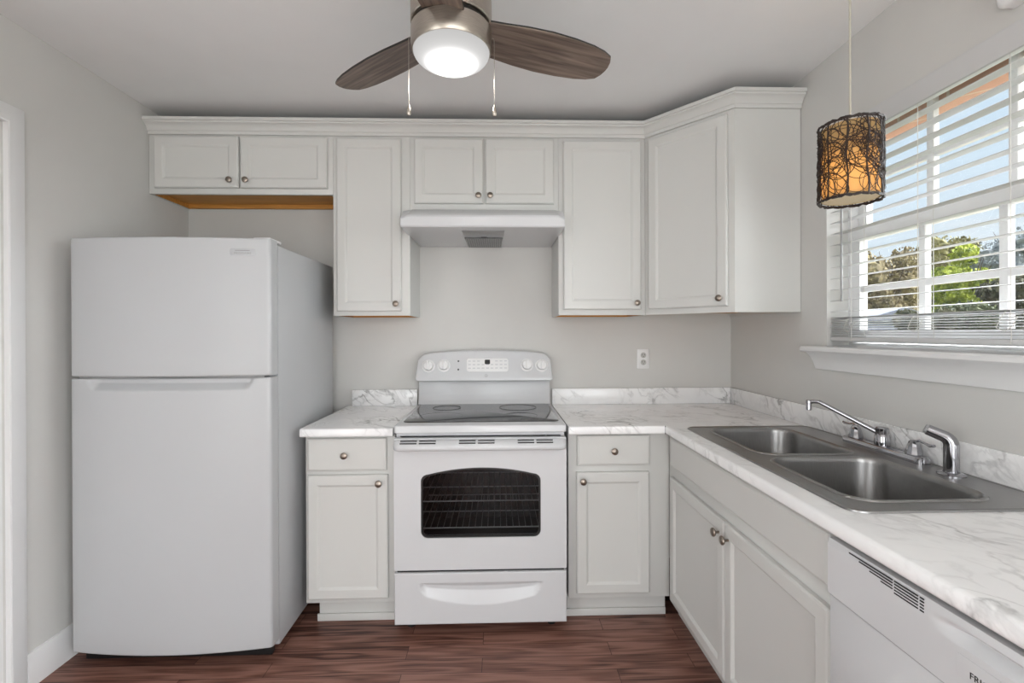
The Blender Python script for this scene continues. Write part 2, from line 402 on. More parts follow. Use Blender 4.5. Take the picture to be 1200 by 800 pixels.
WM = {}
def _link(name, data, M, parent):
    o = bpy.data.objects.new(name, data); COL.objects.link(o)
    WM[o.name] = M
    if parent is not None:
        o.parent = parent
        o.matrix_local = WM[parent.name].inverted() @ M
    else: o.matrix_local = M
    return o
def T(x, y, z): return Matrix.Translation((x, y, z))
def RZ(a): return Matrix.Rotation(a, 4, 'Z')
def obj(name, mb, mat, parent=None, M=None, local=False, smooth=35):
    """mb holds world coordinates (local=False) or coordinates in frame M (local=True)"""
    if isinstance(mb, MB): me = mb.mesh(name, mat, smooth)
    else: me = mb
    if M is None:
        if parent is not None: M = WM[parent.name].copy()
        else:
            xs = [v.co for v in me.vertices]
            M = T((min(v.x for v in xs) + max(v.x for v in xs)) / 2, (min(v.y for v in xs) + max(v.y for v in xs)) / 2, min(v.z for v in xs))
    if not local and isinstance(mb, MB): me.transform(M.inverted())
    return _link(name, me, M, parent)
def tag(o, label, cat, group=None, kind=None):
    o['label'] = label; o['category'] = cat
    if group: o['group'] = group
    if kind: o['kind'] = kind
    return o
def thing(name, loc, label, cat, group=None, rot=0.0):
    o = _link(name, None, T(*loc) @ RZ(rot), None)
    return tag(o, label, cat, group)
def struct(name, mb, mat, parent=None):
    o = obj(name, mb, mat, parent, M=T(0, 0, 0) if parent is None else None)
    if parent is None: o['kind'] = 'structure'
    return o
def rrect(x0, y0, x1, y1, r, k=6):
    P = []
    for cx, cy, a in ((x1 - r, y1 - r, 0), (x0 + r, y1 - r, 90), (x0 + r, y0 + r, 180), (x1 - r, y0 + r, 270)):
        for i in range(k + 1):
            t = math.radians(a + 90 * i / k); P.append((cx + r * math.cos(t), cy + r * math.sin(t)))
    return P
def text(name, s, size, M, mat, parent, ext=0.0004, align='CENTER'):
    c = bpy.data.curves.new(name, 'FONT'); c.body = s; c.size = size; c.extrude = ext; c.align_x = align; c.align_y = 'CENTER'
    tmp = bpy.data.objects.new('tmp_text', c); COL.objects.link(tmp)
    me = bpy.data.meshes.new_from_object(tmp.evaluated_get(bpy.context.evaluated_depsgraph_get()))
    bpy.data.objects.remove(tmp); bpy.data.curves.remove(c)
    me.name = name; me.materials.clear(); me.materials.append(mat)
    return _link(name, me, M, parent)
FRONT = Matrix.Rotation(PI / 2, 4, 'X')       # text plane facing -y

# ---------------------------------------------------------------- key dimensions
XL, XR, YR, H = -1.708, 1.452, -5.2, 2.4835
CT, CB = 0.914, 0.876
WY0, WY1, WZ0, WZ1 = -1.785, -0.822, 1.275, 2.157      # kitchen window opening
UB, UT, UY = 1.426, 2.40, -0.309                       # wall cabinets

# ---------------------------------------------------------------- the room
struct('floor', MB().box(XL - .15, YR - .15, -.1, XR + .148, .15, 0), M_floor)
struct('ceiling', MB().box(XL - .15, YR - .15, H, XR + .15, .15, H + .1), M_ceil)
struct('wall_back', MB().box(XL - .15, 0, 0, XR + .148, .15, H), M_wall)
DY0, DY1, DZ = -1.86, -1.03, 2.10
struct('wall_left', MB().box(XL - .15, DY1, 0, XL, 0, H).box(XL - .15, -3.1, 0, XL, DY0, H).box(XL - .15, DY0, DZ, XL, DY1, H).box(XL - .15, YR, 0, XL, -4.7, H).box(XL - .15, -4.7, 2.08, XL, -3.1, H).box(XL - .15, -4.7, 0, XL, -3.1, .02), M_wall)
OZ1 = 2.235                                            # outer opening reaches above the inner one
hole = lambda z1: [(WY0, WZ0), (WY1, WZ0), (WY1, z1), (WY0, z1)]
SD = [(-4.7, .02), (-3.1, .02), (-3.1, 2.08), (-4.7, 2.08)]
skin = [(YR, 0), (0, 0), (0, H), (YR, H)]
wr = struct('wall_right', MB().plate(skin, [hole(WZ1), SD], 'x', XR, XR + .078).plate(skin, [hole(OZ1), SD], 'x', XR + .0781, XR + .148), M_wall)
struct('brick_face', MB().plate([(YR, -.3), (.3, -.3), (.3, H + .1), (YR, H + .1)],
       [[(-1.91, 1.2), (-.70, 1.2), (-.70, 2.125), (-1.91, 2.125)], SD], 'x', XR + .152, XR + .262), M_brick, wr)
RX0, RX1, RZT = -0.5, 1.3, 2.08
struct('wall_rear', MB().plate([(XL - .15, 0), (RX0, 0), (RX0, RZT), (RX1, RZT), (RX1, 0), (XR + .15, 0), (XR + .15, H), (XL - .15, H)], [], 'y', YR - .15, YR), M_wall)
struct('ground', MB().box(-60, -40, -.55, 110, 110, -.35), mat_leaf('lawn', (62, 72, 44), (92, 94, 62)))
struct('soffit', MB().box(XR + .262, YR, 2.43, XR + .75, .8, 2.46), M_bsoffit)

# left side door: casing, jamb and closed leaf
d1 = struct('door_1', MB().box(XL - .07, DY0 + .02, .01, XL - .035, DY1 - .02, DZ - .02, .002), M_trim)
for z0, z1 in ((.2, .95), (1.1, 1.95)):
    for y0, y1 in ((-1.75, -1.48), (-1.41, -1.14)):
        p = []
        for ins, dx in ((0, 0.001), (.012, .007), (.03, .004), (.05, .009)):
            p.append([(XL - .035 + dx, y0 + ins, z0 + ins), (XL - .035 + dx, y1 - ins, z0 + ins), (XL - .035 + dx, y1 - ins, z1 - ins), (XL - .035 + dx, y0 + ins, z1 - ins)])
        struct('door_panel', MB().loops(p), M_trim, d1)
struct('door_jamb', MB().box(XL - .15, DY1 - .02, 0, XL + .002, DY1, DZ).box(XL - .15, DY0, 0, XL + .002, DY0 + .02, DZ).box(XL - .15, DY0, DZ - .02, XL + .002, DY1, DZ), M_trim, d1)
def casing():
    m = MB()
    pr = [(0, 0), (.017, 0), (.019, .006), (.017, .012), (.017, .05), (.013, .058), (.011, .066), (0, .066)]   # (out, across) from inner edge
    y0, y1, zt = DY0 - .011, DY1 + .011, DZ + .001
    path = [((y1, 0), (1, 0)), ((y1, zt), (1, 1)), ((y0, zt), (-1, 1)), ((y0, 0), (-1, 0))]
    rings = [[(XL + a, q[0] + n[0] * c, q[1] + n[1] * c) for a, c in pr] for q, n in path]
    return m.loops(rings)
struct('trim_1', casing(), M_trim)
struct('baseboard_left', MB().prism([(XL, 0), (XL + .013, 0), (XL + .013, .1), (XL + .009, .115), (XL + .006, .13), (XL, .132)], 'y', -.951, -.002), M_trim)
struct('baseboard_back', MB().prism([(0, 0), (-.013, 0), (-.013, .1), (-.009, .115), (-.006, .13), (0, .132)], 'x', XL + .015, -.84), M_trim)

# rear glazed door, added unseen behind the camera to go with the fill lamp
d2 = struct('added_rear_door', MB().plate([(RX0, 0), (RX1, 0), (RX1, RZT), (RX0, RZT)],
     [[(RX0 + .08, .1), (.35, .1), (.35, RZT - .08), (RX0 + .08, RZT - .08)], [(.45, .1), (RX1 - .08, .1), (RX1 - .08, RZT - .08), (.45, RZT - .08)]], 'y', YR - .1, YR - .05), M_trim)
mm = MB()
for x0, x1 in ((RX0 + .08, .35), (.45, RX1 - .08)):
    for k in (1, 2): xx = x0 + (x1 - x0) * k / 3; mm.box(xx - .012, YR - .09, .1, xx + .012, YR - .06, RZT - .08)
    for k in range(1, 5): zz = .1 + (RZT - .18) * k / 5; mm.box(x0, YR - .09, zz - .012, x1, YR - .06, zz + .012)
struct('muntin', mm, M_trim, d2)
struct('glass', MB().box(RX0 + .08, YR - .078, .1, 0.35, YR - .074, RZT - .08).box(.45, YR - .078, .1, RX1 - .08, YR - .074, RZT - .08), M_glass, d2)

for nm, X0, X1 in (('added_side_door', XR + .06, XR + .11), ('added_left_door', XL - .11, XL - .06)):  # unseen glazed doors, added as openings for the two side fill lamps
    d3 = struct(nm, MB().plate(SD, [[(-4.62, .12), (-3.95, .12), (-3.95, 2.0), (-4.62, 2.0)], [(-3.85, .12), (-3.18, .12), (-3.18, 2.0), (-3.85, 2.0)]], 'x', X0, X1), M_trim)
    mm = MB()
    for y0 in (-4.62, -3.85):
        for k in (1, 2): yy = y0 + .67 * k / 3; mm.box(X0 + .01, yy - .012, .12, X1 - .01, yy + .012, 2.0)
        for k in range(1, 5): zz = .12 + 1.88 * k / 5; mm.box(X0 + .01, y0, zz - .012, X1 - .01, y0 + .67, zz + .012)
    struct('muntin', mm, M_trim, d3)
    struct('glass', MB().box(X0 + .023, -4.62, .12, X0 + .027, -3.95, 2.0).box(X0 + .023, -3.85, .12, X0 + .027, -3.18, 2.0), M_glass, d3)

# kitchen window
FX0, FX1 = 1.545, 1.604
w1 = struct('window_1', MB().plate(hole(OZ1), [[(WY0 + .014, WZ0 + .014), (WY1 - .014, WZ0 + .014), (WY1 - .014, OZ1 - .014), (WY0 + .014, OZ1 - .014)]], 'x', FX0, FX1)
     .plate([(-1.909, 1.201), (-.701, 1.201), (-.701, 2.2), (-1.909, 2.2)], [[(WY0 + .014, WZ0 + .014), (WY1 - .014, WZ0 + .014), (WY1 - .014, 2.18), (WY0 + .014, 2.18)]], 'x', FX1, FX1 + .012), M_trim)
GY1, GY0 = -.882, -1.712
def sash(name, x0, x1, z0, z1, bot, top, mh):
    y0, y1 = WY0 + .016, WY1 - .016
    s = struct(name, MB().plate([(y0, z0), (y1, z0), (y1, z1), (y0, z1)], [[(GY0, z0 + bot), (GY1, z0 + bot), (GY1, z1 - top), (GY0, z1 - top)]], 'x', x0, x1), M_trim, w1)
    q = MB()
    for yy in (-1.163, -1.43): q.box(x0 + .002, yy - .0125, z0 + bot, x1 - .002, yy + .0125, z1 - top, .002)
    q.box(x0 + .003, GY0, mh - .0125, x1 - .003, GY1, mh + .0125, .002)
    obj('muntin', q, M_trim, s)
    obj('pane', MB().box((x0 + x1) / 2 - .002, GY0, z0 + bot, (x0 + x1) / 2 + .002, GY1, z1 - top), M_glass, s)
sash('lower_sash', 1.547, 1.574, WZ0 + .016, 1.752, .05, .045, 1.508)
sash('upper_sash', 1.576, 1.602, 1.712, OZ1 - .016, .04, .04, 1.955)
sill = MB()
sill.prism([(XR + .145, 1.262), (XR + .145, WZ0 + .012), (XR + .09, WZ0 + .004), (XR + .01, WZ0), (XR - .0015, WZ0), (XR - .0015, 1.262)], 'y', WY0 + .001, WY1 - .001)
sill.prism([(XR - .002, WZ0), (XR - .052, WZ0 - .002), (XR - .058, WZ0 - .008), (XR - .058, WZ0 - .02), (XR - .052, WZ0 - .026), (XR - .002, WZ0 - .026)], 'y', WY0 - .1, WY1 + .09)
struct('window_sill', sill, M_trim, w1)
ap = [(0, WZ0 - .1), (-.012, WZ0 - .098), (-.016, WZ0 - .07), (-.024, WZ0 - .045), (-.036, WZ0 - .032), (-.04, WZ0 - .024), (0, WZ0 - .024)]
struct('apron', MB().loops([[(XR - .001 + x, WY1 + .052 - (z - WZ0 + .1) * -.35, z) for x, z in ap], [(XR - .001 + x, WY0 - .06, z) for x, z in ap]]), M_trim, w1)

# ---------------------------------------------------------------- cabinet pieces
def door_mesh(wd, ht, panel=True, t=.019, rail=.043):
    def R(i, d): return [(i, -d, i), (wd - i, -d, i), (wd - i, -d, ht - i), (i, -d, ht - i)]
    if panel: ls = [R(0, 0), R(0, t - .006), R(.003, t - .002), (R(.007, t)), R(rail, t), R(rail + .004, t - .002), R(rail + .011, t - .0085), R(rail + .014, t - .009)]
    else: ls = [R(0, 0), R(0, t - .007), R(.003, t - .003), R(.01, t)]
    return MB().loops(ls).mesh('front', M_cab, 20)
KNOB = MB().lathe([(.0045, 0), (.0045, .010), (.008, .014), (.0135, .017), (.0155, .021), (.0145, .025), (.009, .028), (.0, .029)], Matrix.Rotation(PI / 2, 4, 'X'), 24).mesh('knob', M_knob, 40)
def front(name, parent, M, wd, ht, knob=None, panel=True):
    d = _link(name, door_mesh(wd, ht, panel), M, parent)
    if knob: _link('knob', KNOB, M @ T(knob[0], -.019, knob[1]), d)
    return d
def upper(name, x0, x1, z0, doors, label):
    y0 = UY; t = thing(name, ((x0 + x1) / 2, y0 / 2, z0), label, 'wall cabinet', 'white wall cabinets')
    b = MB()
    b.box(x0, y0, z0, x1, y0 + .019, UT, .0008)                         # face frame
    b.box(x0, y0 + .019, z0, x0 + .013, -.002, UT).box(x1 - .013, y0 + .019, z0, x1, -.002, UT)
    b.box(x0 + .013, y0 + .019, UT - .015, x1 - .013, -.002, UT).box(x0 + .013, -.012, z0 + .03, x1 - .013, -.002, UT - .015)
    obj('body', b, M_cab, t)
    obj('bottom_panel', MB().box(x0 + .0135, y0 + .0195, z0 + .022, x1 - .0135, -.0125, z0 + .03).box(x0 + .0135, -.03, z0, x1 - .0135, -.0122, z0 + .022)
        .box(x0 + .0135, y0 + .0195, z0, x0 + .017, -.031, z0 + .022).box(x1 - .017, y0 + .0195, z0, x1 - .0135, -.031, z0 + .022), M_rawwood, t)
    obj('top_shade_sheet', MB().box(x0 + .001, y0 + .02, UT + .0005, x1 - .001, -.003, UT + .004), M_topshade, t)  # unseen dark sheet, added to cut bounce light below the ceiling
    for dx0, dx1, dz0, dz1, kx, kz in doors:
        front('door', t, T(dx0, y0 - .001, dz0), dx1 - dx0, dz1 - dz0, (kx - dx0, kz - dz0))
    return t
upper('over_fridge_cabinet', XL + .002, -.779, 2.049, [(-1.672, -1.25, 2.077, 2.338, -1.286, 2.112), (-1.241, -.804, 2.077, 2.338, -1.205, 2.112)],
      'short white two door wall cabinet high above the refrigerator with raw wood underside')
upper('wall_cabinet', -.778, -.386, UB, [(-.757, -.428, 1.447, 2.335, -.453, 1.485)],
      'tall single door white wall cabinet between refrigerator and range hood')
upper('over_range_cabinet', -.385, .3845, 1.955, [(-.36, -.006, 2.003, 2.337, -.03, 2.04), (.006, .36, 2.003, 2.337, .03, 2.04)],
      'short white two door wall cabinet directly above the range hood')
upper('wall_cabinet', .3855, .841, UB, [(.409, .817, 1.455, 2.332, .79, 1.488)],
      'tall single door white wall cabinet immediately right of the range hood')
# corner cabinet on the diagonal
A, B = Vector((.842, UY)), Vector((1.145, -.654))
t = thing('corner_wall_cabinet', (1.15, -.33, UB), 'angled white corner wall cabinet beside the hanging pendant lamp', 'wall cabinet', 'white wall cabinets')
pts = [(.843, -.002), (.843, A.y), (B.x, B.y), (XR - .002, B.y), (XR - .002, -.002)]
inner = [(.858, -.016), (.858, A.y + .01), (B.x + .008, B.y + .018), (XR - .016, B.y + .018), (XR - .016, -.016)]
b = MB().loops([[(x, y, UB + .03) for x, y in inner], [(x, y, UB) for x, y in inner], [(x, y, UB) for x, y in pts], [(x, y, UT) for x, y in pts]], cap0=False)
obj('body', b, M_cab, t, smooth=10)
obj('bottom_panel', MB().prism(inner, 'z', UB + .02, UB + .029), M_rawwood, t)
dv = (B - A); ln = dv.length; ang = math.atan2(dv.y, dv.x)
front('door', t, T(A.x, A.y, 1.455) @ RZ(ang) @ T(.028, -.001, 0), ln - .056, 2.332 - 1.455, (ln - .056 - .03, .036))
obj('top_shade_sheet', MB().prism(inner, 'z', UT + .0005, UT + .004), M_topshade, t)  # same added dark sheet, shades the gap over the corner
# crown moulding following the cabinet fronts
cp = [(0, 2.35), (.009, 2.35), (.010, 2.352), (.010, 2.366), (.015, 2.368), (.018, 2.376), (.025, 2.387), (.035, 2.395), (.042, 2.398), (.043, 2.405), (.05, 2.407), (.05, 2.422), (0, 2.422)]
path = [Vector((XL + .003, UY - .001)), Vector((.842, UY - .001)), Vector((B.x - .0005, B.y - .001)), Vector((XR - .003, B.y - .001))]
rings = []
for i, p in enumerate(path):
    ns = []
    if i > 0: d = (path[i] - path[i - 1]).normalized(); ns.append(Vector((d.y, -d.x)))
    if i < 3: d = (path[i + 1] - path[i]).normalized(); ns.append(Vector((d.y, -d.x)))
    n = sum(ns, Vector((0, 0))).normalized(); k = 1 / n.dot(ns[0])
    rings.append([(p.x + n.x * k * o_, p.y + n.y * k * o_, z) for o_, z in cp])
tag(obj('crown_moulding', MB().loops(rings), M_cab, smooth=25), 'white crown moulding running along the tops of all wall cabinets', 'moulding')

# base cabinets
FY = -.61
def basecab(name, x0, x1, label, drawer, door, kd, kk, toe=(None, None)):
    t = thing(name, ((x0 + x1) / 2, FY / 2, 0), label, 'base cabinet', 'white base cabinets')
    b = MB()
    b.box(x0, FY, .115, x1, FY + .019, CB - .001, .0008)
    b.box(x0, FY + .019, .115, x0 + .015, -.014, CB - .001).box(x1 - .015, FY + .019, .115, x1, -.014, CB - .001)
    b.box(x0 + .015, FY + .019, .115, x1 - .015, -.014, .13).box(x0 + .015, -.025, .13, x1 - .015, -.014, CB - .001)
    obj('body', b, M_cab, t)
    obj('toe_kick', MB().box(toe[0] or x0, FY + .06, 0.001, toe[1] or x1, FY + .075, .1148).box((toe[0] or x0) - .008, FY + .05, .001, (toe[1] or x1), FY + .0595, .035, .003), M_cab, t)
    front('drawer', t, T(drawer[0], FY - .001, drawer[2]), drawer[1] - drawer[0], drawer[3] - drawer[2], (kd[0] - drawer[0], kd[1] - drawer[2]), panel=False)
    front('door', t, T(door[0], FY - .001, door[2]), door[1] - door[0], door[3] - door[2], (kk[0] - door[0], kk[1] - door[2]))
basecab('base_cabinet', -.802, -.4, 'narrow white base cabinet with drawer between refrigerator and electric range',
        (-.79, -.437, .716, .862), (-.79, -.431, .138, .697), (-.62, .789), (-.468, .662), (-.765, -.4))
basecab('base_cabinet', .389, .857, 'narrow white base cabinet with drawer right of the electric range',
        (.427, .764, .727, .865), (.424, .76, .14, .697), (.595, .796), (.452, .66), (.389, .857))
SX = .858; SY0, SY1 = -1.706, -.66
t = thing('sink_base_cabinet', (1.15, -1.18, 0), 'wide white sink base cabinet with two doors under the double sink', 'base cabinet', 'white base cabinets')
b = MB()
b.box(SX, SY0, .1, SX + .019, FY - .0005, CB - .001, .0008)
b.box(SX + .019, SY0, .1, XR - .014, SY0 + .015, CB - .001).box(SX + .019, SY1 - .015, .1, XR - .014, SY1, CB - .001)
b.box(SX + .019, SY0 + .015, .1, XR - .014, SY1 - .015, .115).box(XR - .026, SY0 + .015, .115, XR - .014, SY1 - .015, CB - .001)
obj('body', b, M_cab, t)
obj('toe_kick', MB().box(SX + .06, SY0, .001, SX + .075, SY1 + .1, .0998), M_cab, t)
RM = RZ(-PI / 2)
front('drawer_front', t, T(SX - .001, -.668, .735) @ RM, 1.69 - .668, .865 - .735, None, panel=False)
front('door', t, T(SX - .001, -.664, .137) @ RM, 1.174 - .664, .685 - .137, (.51 - .03, .5))
front('door', t, T(SX - .001, -1.180, .137) @ RM, 1.69 - 1.18, .685 - .137, (.03, .5))

# ---------------------------------------------------------------- countertops
def counter(outer, hole, fronts, label):
    bmq = bmesh.new(); es = []
    for lp in [outer] + ([hole] if hole else []):
        vs = [bmq.verts.new((x, y, CB)) for x, y in lp]
        es += [bmq.edges.new((vs[i], vs[(i + 1) % len(vs)])) for i in range(len(vs))]
    bmesh.ops.triangle_fill(bmq, edges=es, use_beauty=True)
    r = bmesh.ops.extrude_face_region(bmq, geom=list(bmq.faces))
    bmesh.ops.translate(bmq, vec=(0, 0, CT - CB), verts=[v for v in r['geom'] if isinstance(v, bmesh.types.BMVert)])
    bmesh.ops.recalc_face_normals(bmq, faces=bmq.faces)
    sel = []
    for e in bmq.edges:
        a, c = e.verts[0].co, e.verts[1].co
        if abs(a.z - c.z) > 1e-5: continue
        for ax, val in fronts:
            i = 'xy'.index(ax)
            if abs(a[i] - val) < 1e-5 and abs(c[i] - val) < 1e-5 and abs(a[1 - i] - c[1 - i]) > .05: sel.append(e)
    sel = list(set(sel))
    bmesh.ops.bevel(bmq, geom=sel, offset=.009, segments=4, profile=.5, affect='EDGES')
    m = MB(); m.add(bmq)
    return tag(obj('countertop', m, M_marble, smooth=40), label, 'countertop', 'marble look countertops')
CYF, CXF, CYE = -.666, .82, -2.42
c1 = counter([(-.807, CYF), (-.4, CYF), (-.4, -.001), (-.80, -.001)], None, [('y', CYF)], 'short marble look countertop between refrigerator and electric range')
obj('backsplash', MB().box(-.775, -.02, CT, -.4, -.001, 1.008, .003), M_marble, c1)
c2 = counter([(.383, CYF), (CXF, CYF), (CXF, CYE), (XR - .001, CYE), (XR - .001, -.001), (.383, -.001)],
             [(.915, -.745), (1.41, -.745), (1.41, -1.68), (.915, -1.68)], [('y', CYF), ('x', CXF)], 'L shaped marble look countertop holding the stainless double sink')
obj('backsplash', MB().box(.383, -.02, CT, XR - .0135, -.001, 1.008, .003).box(XR - .013, CYE, CT, XR - .001, -.001, 1.008, .003), M_marble, c2)
obj('mitre_seam', MB().box(CXF - .001, CYF - .001, CB + .001, CXF + .0015, CYF + .0015, CT + .0004), M_dark, c2)

# ---------------------------------------------------------------- sink, faucet, sprayer
def sink():
    SZ = CT + .0005
    ox0, ox1, oy0, oy1 = .888, 1.4375, -1.705, -.712
    t = thing('sink', ((ox0 + ox1) / 2, (oy0 + oy1) / 2, SZ), 'stainless steel double bowl sink set in the marble look countertop', 'sink')
    bowls = [(.958, -1.2, 1.305, -.775), (.945, -1.643, 1.31, -1.238)]
    m = bmesh.new(); es = []
    o1 = rrect(ox0 + .012, oy0 + .012, ox1 - .012, oy1 - .012, .03)
    hl = [rrect(a - .006, b_ - .006, c - 0 + .006, d + .006, .075, 8) for a, b_, c, d in bowls]
    for lp in [o1] + hl:
        vs = [m.verts.new((x, y, SZ + .004)) for x, y in lp]
        es += [m.edges.new((vs[i], vs[(i + 1) % len(vs)])) for i in range(len(vs))]
    bmesh.ops.triangle_fill(m, edges=es, use_beauty=True)
    mb = MB(); mb.add(m)
    rim = [[(x, y, SZ + z) for x, y in rrect(ox0 + i, oy0 + i, ox1 - i, oy1 - i, max(.03, .042 - i))] for i, z in ((0, 0), (.001, .004), (.004, .006), (.009, .006), (.012, .004))]
    mb.loops(rim, False, False)
    obj('deck', mb, M_steel, t)
    for a, b_, c, d in bowls:
        q = MB(); rg = []
        for i, z in ((-.006, .004), (-.004, .008), (0, .009), (.003, .006), (.005, .0), (.006, -.01), (.016, -.13), (.024, -.155), (.04, -.168), (.07, -.173)):
            rg.append([(x, y, SZ + z) for x, y in rrect(a + i, b_ + i, c - i, d - i, max(.02, .07 - .3 * max(0, i - .03)), 8)])
        cx, cy = (a + c) / 2, (b_ + d) / 2
        rg.append([(cx + (x - cx) * .25, cy + (y - cy) * .25, SZ - .177) for x, y, z in rg[-1]])
        q.loops(rg, False, True)
        bo = obj('bowl', q, M_steel, t)
        obj('drain', MB().lathe([(.0, -.002), (.02, -.002), (.03, .001), (.044, .003), (.046, 0), (.046, -.004)], T(cx, cy, SZ - .175), 28, False, False), M_chrome, bo)
sink()
SZ = CT + .0045
t = thing('faucet', (1.405, -1.165, SZ), 'chrome two handle kitchen faucet with long spout on the sink deck', 'faucet')
fx = 1.405
obj('base_plate', MB().loops([[(x, y, SZ + z) for x, y in rrect(fx - .024 + i, -1.337 + i, fx + .024 - i, -.995 - i, .018)] for i, z in ((0, 0), (0, .016), (.003, .021), (.008, .023))]), M_chrome, t)
obj('hub', MB().lathe([(.023, 0), (.023, .03), (.021, .036), (.018, .04), (.02, .043), (.02, .058), (.017, .062), (0, .063)], T(fx, -1.165, SZ + .022), 32), M_chrome, t)
tip = Vector((1.249, -1.009, 1.057)); hub = Vector((fx, -1.165, SZ + .058))
dirv = (tip - hub); dirv.z = 0; dirv.normalize(); hl = Vector((tip.x - hub.x, tip.y - hub.y)).length
pp = []
for k in range(14):
    u = k / 13; p = hub + dirv * (hl * u)
    z = hub.z + (1.074 - hub.z) * min(1, u / .86) - (.006 * max(0, (u - .86) / .14) ** 2)
    pp.append((p.x, p.y, z))
sp = obj('spout', MB().tube(pp, [.0085 - .0012 * k / 13 for k in range(14)], 12), M_chrome, t)
obj('aerator', MB().lathe([(.0, -.03), (.008, -.03), (.0095, -.028), (.0095, -.006), (.011, -.004), (.011, .006), (.006, .009), (0, .009)], T(tip.x, tip.y, 1.068), 20), M_chrome, sp)
for yy, lv in ((-1.043, [(0, .0, .0), (.004, .018, .008), (.004, .035, .004), (.0, .055, .004), (0, .064, .006)]), (-1.29, [(0, 0, 0), (.002, -.018, .008), (.002, -.04, .003), (-.002, -.06, .001), (-.002, -.075, .004)])):
    h = obj('handle', MB().lathe([(.023, 0), (.0225, .008), (.017, .03), (.0125, .042), (.008, .046), (0, .047)], T(fx, yy, SZ + .022), 10), M_chrome, t, smooth=20)
    obj('lever', MB().tube([(fx + x, yy + y, SZ + .062 + z) for x, y, z in lv], [.005, .0042, .0036, .005, .0045], 10), M_chrome, h)
t = thing('side_sprayer', (1.385, -1.437, SZ), 'chrome side sprayer with bent head standing on the sink deck', 'sprayer')
obj('flange', MB().lathe([(.034, 0), (.034, .003), (.028, .007), (.02, .009), (.02, .011), (0, .011)], T(1.385, -1.437, SZ), 32), M_chrome, t)
hd = Vector((-.52, .42, 0)).normalized()
c0 = Vector((1.385, -1.437, SZ))
pts = [c0 + Vector((0, 0, .01)), c0 + Vector((0, 0, .05)), c0 + Vector((0, 0, .085))]
for k in range(1, 6):
    a = math.radians(74 * k / 5); R_ = .028
    pts.append(c0 + Vector((0, 0, .085)) + hd * (R_ * (1 - math.cos(a))) + Vector((0, 0, R_ * math.sin(a))))
e_ = pts[-1]; dv_ = hd * math.sin(math.radians(74)) + Vector((0, 0, math.cos(math.radians(74))))
dv_ = (pts[-1] - pts[-2]).normalized()
pts += [e_ + dv_ * .018, e_ + dv_ * .036]
sb = obj('spray_body', MB().tube(pts, [.0185, .0185, .0185, .0183, .018, .0175, .017, .0165, .016, .0155], 20), M_chrome, t)
obj('nozzle', MB().tube([pts[-1] - dv_ * .002, pts[-1] + dv_ * .006], .013, 20), M_greyp, sb)

# ---------------------------------------------------------------- dishwasher
DX = .826
t = thing('dishwasher', (1.13, -2.02, 0), 'white built in dishwasher under the counter beside the sink cabinet', 'dishwasher')
dy1, dy0 = -1.713, -2.318
obj('body', MB().box(DX + .03, dy0 + .005, .1, XR - .03, dy1 - .005, .86), M_dark, t)
obj('kick_plate', MB().box(DX + .06, dy0 + .005, .001, DX + .075, dy1 - .005, .098), M_enam, t)
obj('door', MB().box(DX, dy0, .1, DX + .029, dy1, .737, .003), M_enam, t)
# control panel: grid front with a long scooped grip under a lip
def dwf(x, z):      # local: x along -y from dy1, z height; returns depth (negative = outward)
    u = x; v = z
    y = -.004
    if .26 < u < .575:
        e = min(1, (u - .26) / .06, (.575 - u) / .03)
        top, bot = .852, .822
        if bot < v < top: y += .018 * e * (1 - abs((v - bot) / (top - bot) - .6) / .6) if (v - bot) / (top - bot) < .6 else .018 * e * (1 - ((v - bot) / (top - bot) - .6) / .4)
    y += .004 * max(0, (v - .85) / .02)
    return y
xs = [0.0, .002] + [.01 + .585 * k / 70 for k in range(71)] + [.603, .605]
zs = [.741 + (.866 - .741) * k / 40 for k in range(41)]
cpn = obj('control_panel', MB().front(xs, zs, dwf, .028), M_enam, t, M=T(DX, dy1, 0) @ RM, local=True)
sl = MB()
for k in range(5):
    zz = .8605 - .0056 * k; x0 = .066 + .028 * k
    for a0, a1 in ((x0, .178), (.182, .233), (.237, .245)):
        if a1 - a0 > .004: sl.box(a0, -.0048, zz - .0012, a1, -.0036, zz + .0012)
obj('vent_slots', sl, M_black, cpn, M=T(DX, dy1, 0) @ RM, local=True)
obj('door_seam', MB().box(.001, -.001, .7375, .604, .02, .7405), M_greyp, t, M=T(DX, dy1, 0) @ RM, local=True)
badge = MB(); p0 = rrect(.304, .772, .46, .81, .006)
badge.loops([[(x, -.0042, z) for x, z in p0], [(x, -.005, z) for x, z in p0], [(x, -.0052, z) for x, z in rrect(.306, .774, .458, .808, .005)]])
bd = obj('badge', badge, M_enam, cpn, M=T(DX, dy1, 0) @ RM, local=True)
text('lettering', 'FRIGIDAIRE', .015, T(DX, dy1, 0) @ RM @ T(.327, -.0053, .786) @ FRONT, M_black, bd, align='LEFT')
tag(obj('end_panel', MB().box(DX + .01, -2.36, 0.001, XR - .014, -2.325, CB - .001, .002), M_cab), 'plain white end panel closing the counter beyond the dishwasher', 'panel')

